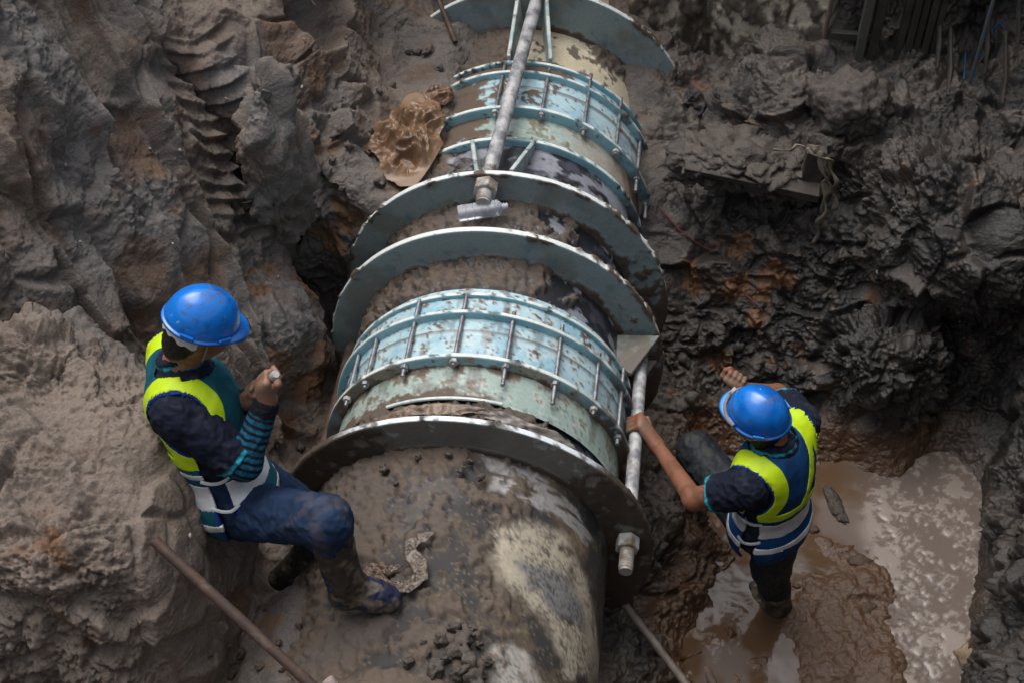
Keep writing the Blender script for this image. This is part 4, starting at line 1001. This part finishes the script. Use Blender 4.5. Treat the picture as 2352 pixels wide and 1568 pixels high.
p_, n_2 = hit2(1108, 42); o = crumple('plastic_sheet', p_+n_2*.02, nrm(n_2+[0, -.3, .3]), RT, .11, .075, FILM, 9.2, .035, 70, .25, ((.24, .20, .18), (.12, .088, .068), .35))
set_tag(o, 'pale grey plastic bag half buried beside the farthest thrust ring', 'plastic bag')
def film_ribbon(pxs, wid, seed, colr, label, R=.594):
    P_ = np.array([pcyl(x_, y_, R) for x_, y_ in pxs]); n, m = 110, 13; tt = np.linspace(0, len(P_)-1, n)
    C_ = np.stack([np.interp(tt, range(len(P_)), P_[:, k]) for k in range(3)], 1)
    for _ in range(12): C_[1:-1] = (C_[:-2]+2*C_[1:-1]+C_[2:])/4
    T_ = np.gradient(C_, axis=0); T_ /= np.linalg.norm(T_, axis=1)[:, None]; N_ = C_*[1, 0, 1]; N_ /= np.linalg.norm(N_, axis=1)[:, None]; S_ = np.cross(T_, N_)
    a = np.linspace(-1, 1, m); V = []; K = []
    for k in range(n):
        for q in a:
            p = np.array([[k*.06, q*.6, seed]]); w_ = wid*(.55+.9*abs(pn(p*[.5, 0, 1], 1.)[0])+.5*pn(p, 2.1, 5.)[0])*min(1, .25+6*min(k, n-1-k)/n)
            h = .012*(.5-abs(pn(p, 1.3, 2.)[0])*1.6)+.012*(.4-abs(pn(p, 3.1, 4.)[0])*1.5)
            V.append(C_[k]+S_[k]*q*w_+N_[k]*max(h, -.004)); K.append(p[0])
    V, K = np.array(V), np.array(K); c = mixc(np.tile(np.array(colr[0], np.float32), (len(V), 1)), colr[1], sstep(-.15, .25, pn(K, 2.3, 8.)))
    i, j = np.meshgrid(np.arange(n-1), np.arange(m-1), indexing='ij'); b_ = (i*m+j).ravel()
    o = add('plastic_film', V, np.stack([b_, b_+1, b_+m+1, b_+m], 1), FILM, None, np.concatenate([c, np.full((len(V), 1), .4)], 1))
    md = o.modifiers.new('thickness', 'SOLIDIFY'); md.thickness = .001; set_tag(o, label, 'plastic film')
film_ribbon([(1000, 1222), (965, 1235), (935, 1258), (955, 1285), (972, 1315), (955, 1340), (925, 1350), (900, 1338)], .036, 12.3, ((.150, .112, .084), (.085, .064, .048)), 'pale muddy film curling in a hook over the near pipe')
film_ribbon([(925, 1300), (890, 1310), (860, 1302), (835, 1318), (870, 1330), (905, 1345)], .026, 17.9, ((.16, .105, .075), (.085, .052, .036)), 'reddish crumpled film on the near pipe in front of the boot')
# torn wrapping around the pipe between the near thrust ring and the coupling
def wrap_strip(t0, t1, y0, wid, r0, seed, colr, label):
    n, m = 130, 9; T_, S_ = np.meshgrid(np.radians(np.linspace(t0, t1, n)), np.linspace(-1, 1, m), indexing='ij'); T_, S_ = T_.ravel(), S_.ravel()
    p = np.stack([T_*.6, S_*.05, 0*T_+seed], 1); tap = np.sin(np.linspace(.12, math.pi-.12, n)).repeat(m)**.6
    rr = r0+.020*np.abs(pn(p, 14., seed))+.010*pn(p, 30., seed)+.006*S_; yv = y0+S_*wid*tap*(.8+.8*pn(p*[1, 0, 1], 9., seed+3))+.020*pn(p*[1, 0, 1], 5., seed+7)
    V = np.stack([rr*np.cos(T_), yv, rr*np.sin(T_)], 1); i, j = np.meshgrid(np.arange(n-1), np.arange(m-1), indexing='ij'); b_ = (i*m+j).ravel()
    c = mixc(np.tile(np.array(colr[0], np.float32), (len(V), 1)), colr[1], sstep(-.1, .3, pn(p, 11., seed+9)))
    o = add('torn_wrapping', V, np.stack([b_, b_+1, b_+m+1, b_+m], 1), FILM, None, np.concatenate([c, np.full((len(V), 1), .4)], 1))
    md = o.modifiers.new('thickness', 'SOLIDIFY'); md.thickness = .002
    set_tag(o, label, 'wrapping')
wrap_strip(80, 130, 3.320, .026, .588, 2.2, ((.23, .16, .11), (.14, .105, .08)), 'brown torn wrapping draped over the pipe just behind the near thrust ring')
wrap_strip(40, 86, 3.305, .026, .588, 5.2, ((.30, .27, .24), (.12, .10, .09)), 'grey translucent torn wrapping on the flank behind the near thrust ring')
MB().tube([np.array([.588*math.cos(t), 3.375, .588*math.sin(t)]) for t in np.radians(np.linspace(78, 122, 40))], .007, 8).build('sleeve_lip', nz_mat('lip_paint', (.60, .66, .64), (.30, .42, .42), 20., .45, .65, .45), pipe, True)

# bottle lying between the two thrust rings
bt = empty('plastic_bottle', label='clear empty plastic bottle lying between the two middle thrust rings', cat='bottle')
b0, b1 = pcyl(1052, 492, .640), pcyl(1168, 474, .640); ax = nrm(b1-b0); bl = np.linalg.norm(b1-b0)
GLS, t_, b_ = new_mat('clear_plastic'); b_.inputs['Base Color'].default_value = (.80, .83, .90, 1); b_.inputs['Transmission Weight'].default_value = .72; b_.inputs['Roughness'].default_value = .16; b_.inputs['IOR'].default_value = 1.25
def bottle_part(name, prof, mat, n=20, sq=.0):
    ex = nrm(np.cross(ax, [0, 0, 1])); ey = np.cross(ex, ax); mb = MB(); V = []
    for s_, r_ in prof:
        for j in range(n):
            a = 2*math.pi*j/n+.4; k = 1+sq*(1/max(abs(math.cos(a)), abs(math.sin(a)))-1); V.append(b0+ax*s_*bl+(ex*math.cos(a)+ey*math.sin(a))*r_*k)
    m = len(prof); mb.raw(V, [(k*n+j, k*n+(j+1) % n, (k+1)*n+(j+1) % n, (k+1)*n+j) for k in range(m-1) for j in range(n)]+[tuple(range(n))]); o = mb.build(name, mat, bt, True)
    return o
R_ = .031; body = [(0, R_*.8), (.015, R_*.97)]
for k in range(5): s0 = .03+k*.145; body += [(s0, R_), (s0+.125, R_), (s0+.132, R_*.93), (s0+.140, R_*.93)]
body += [(.76, R_), (.80, R_*.97), (.87, R_*.52), (.88, R_*.44)]
bottle_part('bottle_body', body, GLS, 24, .55)
bottle_part('bottle_neck', [(.875, R_*.45), (.90, R_*.47), (.905, R_*.56), (.925, R_*.56), (.93, R_*.45), (.955, R_*.45), (.96, R_*.5), (.985, R_*.5), (.99, R_*.42)], nz_mat('neck_plastic', (.52, .55, .62), (.42, .45, .5), 20., rough=.2, trans=.4), 20)
mb = MB(); [mb.tube([b0+ax*(s_*bl)+R_*1.04*(np.array([0, math.cos(a), math.sin(a)])) for a in np.linspace(.6, 2.9, 16)], .0014, 5) for s_ in (.16, .31, .45, .60)]; mb.build('bottle_rib', nz_mat('rib_plastic', (.30, .33, .42), (.5, .52, .58), 20., rough=.25), bt, True)

# bars
def bar(name, a, b, r, mat, label, cat='bar', n=14, bend=0.):
    a, b = np.asarray(a), np.asarray(b); pts = [a+(b-a)*t+np.array([0, 0, bend*math.sin(math.pi*t)]) for t in np.linspace(0, 1, 9)]
    o = MB().tube(pts, [r*.97]+[r*(1+.03*math.sin(k*2.3)) for k in range(8)], n).build(name, mat, None, True); return set_tag(o, label, cat)
ba = hit2(354, 1240); bar('steel_pipe', ba[0]+nrm(CAM-ba[0])*.03, pz(735, 1590, .70), .0175, RUSTY, 'long rusty brown steel pipe propped against the mound in front of the seated worker', 'pipe')
bar('steel_pipe', pz(752, 1560, .62), pz(790, 1610, .56), .021, nz_mat('pale_pink_end', (.38, .30, .29), (.18, .12, .10), 20.), 'pale capped end of a bar poking up near the rusty pipe', 'bar')
bar('steel_pipe', pz(1415, 1362, -.33), pz(1592, 1590, -.42), .017, nz_mat('grey_muddy_pipe', (.16, .135, .115), (.09, .07, .055), 14., rough=.6), 'thin grey muddy pipe lying on the brown mud below the near thrust ring', 'pipe')
bar('steel_pipe', hit2(1622, 1535)[0]+[0, 0, .0], hit2(1622, 1535)[0]+np.array([.04, -.12, .02]), .022, nz_mat('dark_post', (.07, .05, .04), (.11, .08, .06), 14., rough=.7), 'dark stub of wood stuck in the brown mud beside the thin grey pipe', 'stake')
pa, pb = hit2(995, -20)[0], hit2(1048, 100)[0]; bar('reinforcing_bar', pa+[0, -.03, .07], pb+[0, -.02, .02], .013, RUSTY, 'rusty reinforcing bar sticking out of the soil behind the plastic bag', 'bar')
o = None
# red and blue wires
WR, WB = flat_mat('red_wire', (.14, .035, .03), .6), flat_mat('blue_twine', (.02, .22, .50), .6)
def wire(pxs, r, mat, label):
    P_ = [hit2(*q)[0]+hit2(*q)[1]*.012 for q in pxs]; o = MB().tube(P_, r, 6).build('wire', mat, None, True); set_tag(o, label, 'wire')
wire([(1512, 478), (1535, 500), (1560, 525), (1590, 552), (1612, 565), (1640, 575)], .0035, WR, 'thin red wire trailing over the mud beside the far coupling')
wire([(1690, 660), (1715, 680), (1738, 700), (1748, 715)], .003, WR, 'short red wire in the mud above the worker in the puddle')
wire([(2278, 85), (2284, 70), (2292, 62), (2300, 55), (2306, 70)], .0025, WB, 'scrap of bright blue twine high on the muddy wall')
wire([(2218, 120), (2220, 150), (2216, 185)], .0025, WB, 'blue twine end hanging by the dark steel strip')

# right hand wall: concrete face, steel posts, boards
CON = vc_mat('stained_concrete', scale=50., var=.25, bump=.6, dist=.006, bscale=70., spec=.3)
A_, B_ = py(1440, 60, 6.12), py(1905, 60, 5.66); du = B_-A_; du[2] = 0; nx, nz_ = 130, 130
U_, W_ = [q.ravel() for q in np.meshgrid(np.linspace(0, 1, nx), np.linspace(-.25, 1.9, nz_), indexing='ij')]
V = np.array([A_[0], A_[1], 0])+U_[:, None]*du+np.stack([0*U_, 0*U_, W_], 1); nn = nrm([du[1], -du[0], 0]); nn = nn*(-1 if nn[1] > 0 else 1)
n1, n2 = fbm(V, 4., 4, 7., .6), fbm(V, 15., 4, 8., .6); stn = fbm(V*[9, 9, 2.], 1., 4, 9.)
mudm = sstep(.12, .3, n1+.4*n2+.55*sstep(.35, .05, W_)); c = np.tile(np.array((.38, .34, .27), np.float32), (len(V), 1)); c = mixc(c, (.11, .092, .062), sstep(-.1, .2, n2)); c = mixc(c, (.035, .028, .02), sstep(.05, .3, stn)); 
c = mixc(c, (.075, .062, .053), np.maximum(mudm, sstep(.16, .28, n2+.3*n1))*.95)
V = V+nn*(mudm*(.01+.022*np.abs(n2))+.005*n2)[:, None]
i, j = np.meshgrid(np.arange(nx-1), np.arange(nz_-1), indexing='ij'); b_ = (i*nz_+j).ravel(); Fq = np.stack([b_, b_+nz_, b_+nz_+1, b_+1], 1)
o = add('concrete_wall', V, Fq, CON, None, np.concatenate([c, np.full((len(V), 1), .7)], 1)); md = o.modifiers.new('thickness', 'SOLIDIFY'); md.thickness = .12; md.offset = -1 
set_tag(o, 'stained cream concrete wall smeared with mud behind the farthest thrust ring', 'wall')
POST = nz_mat('muddy_green_steel', (.08, .077, .068), (.11, .19, .18), 9., .52, .66, .6, .1, .5, 60., c3=(.11, .09, .075), s3=20.)
DRK = nz_mat('dark_wet_wood', (.030, .025, .021), (.060, .049, .040), 12., .4, .65, .6, 0, .7, 40., .005)
def post(x0, x1, ytop, ybot, Y, dep, mat, name, label, cat, par=None):
    a, b = py(x0, ybot, Y), py(x1, ybot, Y); t = py((x0+x1)/2, ytop, Y); wd = b[0]-a[0]; h = t[2]-a[2]
    o = MB().box([(a[0]+b[0])/2, Y+dep/2, a[2]+h/2], wd, dep, h).build(name, mat, None, False, .004); return set_tag(o, label, cat)
post(1956, 1977, -120, 162, 5.56, .05, POST, 'steel_post', 'muddy steel post with green paint standing on the mud boulder, the greener of a pair', 'post')
post(1980, 2003, -120, 172, 5.58, .05, DRK, 'steel_post', 'darker steel post beside the green painted post on the mud boulder', 'post')
post(1890, 1899, -120, 88, 5.58, .03, nz_mat('reddish_wood', (.14, .085, .07), (.09, .065, .055), 14.), 'timber_batten', 'thin reddish timber batten hanging beside the steel posts', 'batten')
post(1905, 2010, 78, 92, 5.585, .03, DRK, 'cross_rail', 'short dark rail crossing behind the pair of steel posts', 'rail')
for k in range(5):
    x_ = 2040+k*19; post(x_, x_+16, -120, 188+8*(k % 2), 5.62-.01*(k % 2), .04, DRK, 'sheet_plank', ['upright plank next to the steel posts, first of the dark row', 'second upright plank from the steel posts in the dark row', 'middle upright plank of the dark row', 'fourth upright plank from the steel posts in the dark row', 'last upright plank of the dark row, farthest from the steel posts'][k], 'plank')['group'] = 'upright planks in the pit wall'
post(2224, 2233, -120, 190, 5.50, .012, nz_mat('strap_steel', (.10, .10, .10), (.05, .12, .20), 20., .5, .62), 'steel_strip', 'narrow dark steel strip hanging down the muddy wall', 'strip')
for k, (x_, y1, h_) in enumerate([(2150, 150, 9), (2175, 210, 7), (2260, 160, 8), (2300, 230, 9), (2330, 120, 7)]):
    a = hit2(x_, max(5, y1-140)); b = hit2(x_, y1); P_ = [a[0]+[0, -.05, .05], (a[0]+b[0])/2+[.01, -.06, 0], b[0]+[0, -.03, 0]]
    o = MB().tube(P_, [.010, .012, .007], 6).build('hanging_strip', DRK, None, True); set_tag(o, 'muddy strip of sheeting hanging down the upper right pit wall', 'strip', 'strips hanging on the pit wall')

def lump(name, c, rad, mat_col, seed, label=None, cat=None, group=None, h=.012, k=.35, mat=None):
    rad = np.asarray(rad, float); c = np.asarray(c, float); bm = bmesh.new(); bmesh.ops.create_icosphere(bm, subdivisions=5 if max(rad) > .1 else 3, radius=1)
    U_ = np.array([v.co[:] for v in bm.verts]); Fq = np.array([[v.index for v in f.verts] for f in bm.faces]); bm.free()
    m = max(rad); s = 1.6/m
    w_ = U_*rad; r_ = 1+k*fbm(w_, s*.8, 3, seed)+.5*k*(np.abs(fbm(w_, s*2.2, 3, seed+9))-.2)
    r_ -= .10*sstep(.1, .0, np.abs(pn(w_, s*1.2, seed+3)))*k*2
    r_ = r_+.7*k*facet(w_*s, 1.0, seed)
    if max(rad) > .1: r_ += .06*fbm(w_, s*9, 3, seed+5)+.2*facet(w_*s, 4.5, seed)
    cl = np.tile(np.array(mat_col, np.float32), (len(U_), 1)); cl = mixc(cl, tuple(v*.7 for v in mat_col), sstep(-.1, .3, fbm(w_, s*2, 3, seed+7)))
    o = add(name, w_*r_[:, None], Fq, mat or MUD, None, np.concatenate([cl, np.full((len(U_), 1), .7)], 1)); o.location = c
    return set_tag(o, label, cat, group)
p_, n_2 = hit2(1955, 262); lump('boulder', p_+n_2*.03+[0, 0, .03], (.185, .15, .150), (.080, .067, .058), 3.3, 'big mud caked boulder under the pair of steel posts', 'boulder')
p_, n_2 = hit2(1885, 215); lump('boulder', p_+n_2*.04, (.075, .08, .115), (.090, .077, .068), 8.3, 'smaller smooth rock leaning on the big mud boulder', 'boulder')
STN = vc_mat('wet_stone', scale=40., var=.35, bump=.7, dist=.006, bscale=40., spec=.5)
q = pz(2223, 1512, WATER); lump('stone', q+[0, 0, .01], (.050, .062, .055), (.20, .15, .088), 5.1, 'pale tan jagged stone standing in the foamy water', 'stone', mat=STN, k=.45)
q = pz(2264, 1300, WATER); MB().box(q+[0, 0, .006], .075, .022, .018, Matrix.Rotation(.6, 3, 'Z')).build('wood_chip', nz_mat('chip_wood', (.16, .09, .06), (.10, .055, .04), 20.), None, False, .003)
set_tag(bpy.data.objects['wood_chip'], 'small brown wood chip floating at the edge of the foam', 'wood chip')
q = pz(1920, 1160, WATER); o = lump('mud_lump', q+[0, 0, -.01], (.036, .115, .040), (.048, .037, .028), 9.7, 'long dark lump of mud lying in the puddle behind the standing worker', 'mud lump', k=.35); o.rotation_euler.z = .35
for k, (x_, y_, r_) in enumerate([(1975, 1290, .05), (1830, 1345, .018), (1860, 1435, .016), (1880, 1375, .014), (1865, 1215, .03), (1990, 1395, .045)]):
    q = pz(x_, y_, WATER); lump('mud_lump', q+[0, 0, .002], (r_, r_*.8, r_*.45), (.060, .036, .021), 20.+k, 'wet brown lump of mud rising from the shallow puddle', 'mud lump', 'mud lumps in the puddle')

# board jutting from the right bank, with a stump and rags
a, b = py(1572, 388, 4.93), py(1882, 452, 4.88); mb = MB(); d_ = np.array([.02, .22, .0])
mb.prism([a, b, b+[0, .01, -.050], a+[0, .01, -.028]], d_); o = mb.build('plank', DRK, None, False, .003); set_tag(o, 'muddy wooden board jutting out of the right bank with earth on top', 'plank')
for k, (x_, y_, r_) in enumerate([(1610, 380, .085), (1670, 385, .10), (1730, 392, .11), (1790, 405, .11), (1850, 425, .085), (1760, 365, .14), (1680, 350, .13), (1610, 345, .11), (1820, 375, .10)]):
    lump('mud_heap', py(x_, y_, 5.06)+[0, .03, -.035], (r_*1.3, r_*1.2, r_*.60), (.075, .062, .052), 40.+k, 'lump of wet earth heaped on the jutting wooden board', 'mud heap', 'earth heaped on the board', k=.5)
post(1836, 1884, 352, 440, 4.97, .06, DRK, 'timber_stump', 'square dark timber stump standing on the jutting board', 'timber')
for k, (pxs, w_) in enumerate([([(1862, 335), (1888, 350), (1900, 400), (1893, 450), (1890, 530)], .013), ([(1850, 345), (1905, 365), (1918, 420), (1915, 480)], .011), ([(1880, 350), (1908, 440), (1885, 500), (1870, 560)], .010), ([(1780, 350), (1830, 335), (1862, 340)], .010)]):
    P_ = [py(x_, y_, 4.90-.01*k) for x_, y_ in pxs]; P_ = [np.array([np.interp(t, range(len(P_)), [p[i] for p in P_]) for i in range(3)])+.010*np.array([math.sin(t*7+k), math.cos(t*5), 0]) for t in np.linspace(0, len(P_)-1, 24)]
    mb = MB(); vv = []; 
    for i_, p in enumerate(P_): tw = .6*math.sin(i_*.5+k); e_ = np.array([math.cos(tw), math.sin(tw), 0])*w_*(1+.4*math.sin(i_*.9)); vv += [p-e_, p+e_]
    mb.raw(vv, [(2*i_, 2*i_+1, 2*i_+3, 2*i_+2) for i_ in range(len(P_)-1)]); o = mb.build('rag_strip', nz_mat('rag', (.11, .09, .065), (.19, .16, .12), 20., rough=.7), None, True)
    md = o.modifiers.new('thickness', 'SOLIDIFY'); md.thickness = .003; set_tag(o, ['long twisted rag strip hanging straight down from the timber stump', 'rag strip looping out beside the timber stump', 'rag strip hanging lowest under the timber stump', 'short rag strip lying level across the heaped earth'][k], 'rag', 'rag strips on the timber stump')
p_, n_2 = hit2(1605, 240); o = crumple('rag_bundle', p_+n_2*.03, nrm(n_2+[0, -.4, 0]), UP, .085, .060, FABR, 31.3, .05, 70, .3, ((.030, .028, .034), (.07, .055, .05), .6)); set_tag(o, 'crumpled dark rag in the mud right of the far thrust ring', 'rag')

# slabs and clods of clay
def clods(pts, col_, label, group, seed, cyl=None):
    for k, (x_, y_, r_) in enumerate(pts):
        if cyl: c_ = pcyl(x_, y_, cyl)
        else: c_, n_ = hit2(x_, y_); c_ = c_+n_*r_*.3
        vr = .7+.7*((k*37) % 11)/10; o = lump('clay_clod', c_, (r_*vr*1.1, r_*vr*.8, r_*vr*.62), col_, seed+k*1.9, label, 'clod', group, k=.85); o.rotation_euler = (k*.7, k*1.3, k*2.1)
rg = np.random.default_rng(3)
clods([(1085, 1440, .020), (1120, 1520, .022), (940, 1520, .018), (1045, 1442, .030), (1010, 1470, .022), (1060, 1478, .034), (1020, 1510, .030), (1075, 1515, .036), (1000, 1535, .026), (1050, 1548, .034), (1090, 1550, .040), (985, 1500, .018), (1075, 1455, .016), (1100, 1480, .012), (1060, 1430, .010), (975, 1475, .010)], (.078, .064, .053), 'dark lump of clay in the heap on the near pipe', 'clods heaped on the near pipe', 50., .576)
clods([(1030, 1042, .020), (1080, 1060, .016), (1105, 1095, .014), (960, 1050, .016), (880, 1075, .018), (1060, 1075, .012), (910, 1110, .014)], (.080, .066, .054), 'small clod of clay on the pipe right below the near thrust ring', 'clods below the near thrust ring', 70., .592)
clods([(930, 120, .030), (960, 125, .024), (985, 122, .028), (870, 210, .02), (800, 340, .022), (780, 300, .025), (845, 355, .02), (820, 250, .016), (900, 200, .016), (760, 370, .022), (870, 420, .025), (830, 150, .02), (790, 430, .02), (1010, 160, .018), (770, 250, .018), (850, 300, .015)], (.100, .083, .070), 'loose grey clod of clay on the soil shelf left of the far coupling', 'clods on the soil shelf', 90.)
clods([(1650, 760, .050), (1690, 800, .045), (1720, 770, .030), (1580, 835, .06), (1700, 740, .035), (1610, 690, .028), (1750, 765, .03)], (.050, .043, .037), 'wet angular lump of clay on the bank above the raised knee', 'clay lumps on the right bank', 120.)
clods([(1560, 935, .075), (1585, 925, .06)], (.080, .069, .058), 'flat grey slab of clay behind the tie rod and the raised knee', 'clay slabs behind the tie rod', 150.)
clods([(520, 1480, .016), (640, 1480, .022), (560, 1500, .018), (600, 1530, .025), (690, 1440, .014), (530, 1540, .02), (650, 1540, .016), (690, 1025, .020), (640, 1010, .02), (700, 1075, .022), (760, 1080, .018), (610, 1400, .018), (480, 1500, .014)], (.088, .069, .054), 'small clod of clay on the ground between the mound and the pipe', 'clods beside the pipe', 170.)
SHELL = flat_mat('shell', (.36, .32, .28), .6)
rs = [(410, 345), (412, 372), (700, 95), (708, 30), (718, 5), (745, 140), (520, 228), (555, 315), (150, 380), (120, 100), (345, 340), (310, 430), (395, 560), (470, 615), (640, 640), (420, 590), (2020, 625), (455, 1170), (430, 1230), (330, 1290), (465, 1350), (5, 420), (690, 200), (300, 620), (180, 560)]
for k, (x_, y_) in enumerate(rs[::2]):
    c_, n_ = hit2(x_, y_); o = lump('shell_fragment', c_+n_*.010, (.008+.003*(k % 3), .005, .006), (.5, .46, .40), 200+k, 'tiny white shell fragment stuck in the earth', 'shell', 'shell fragments in the earth', mat=SHELL); o.rotation_euler = (k, k*2, k*3)
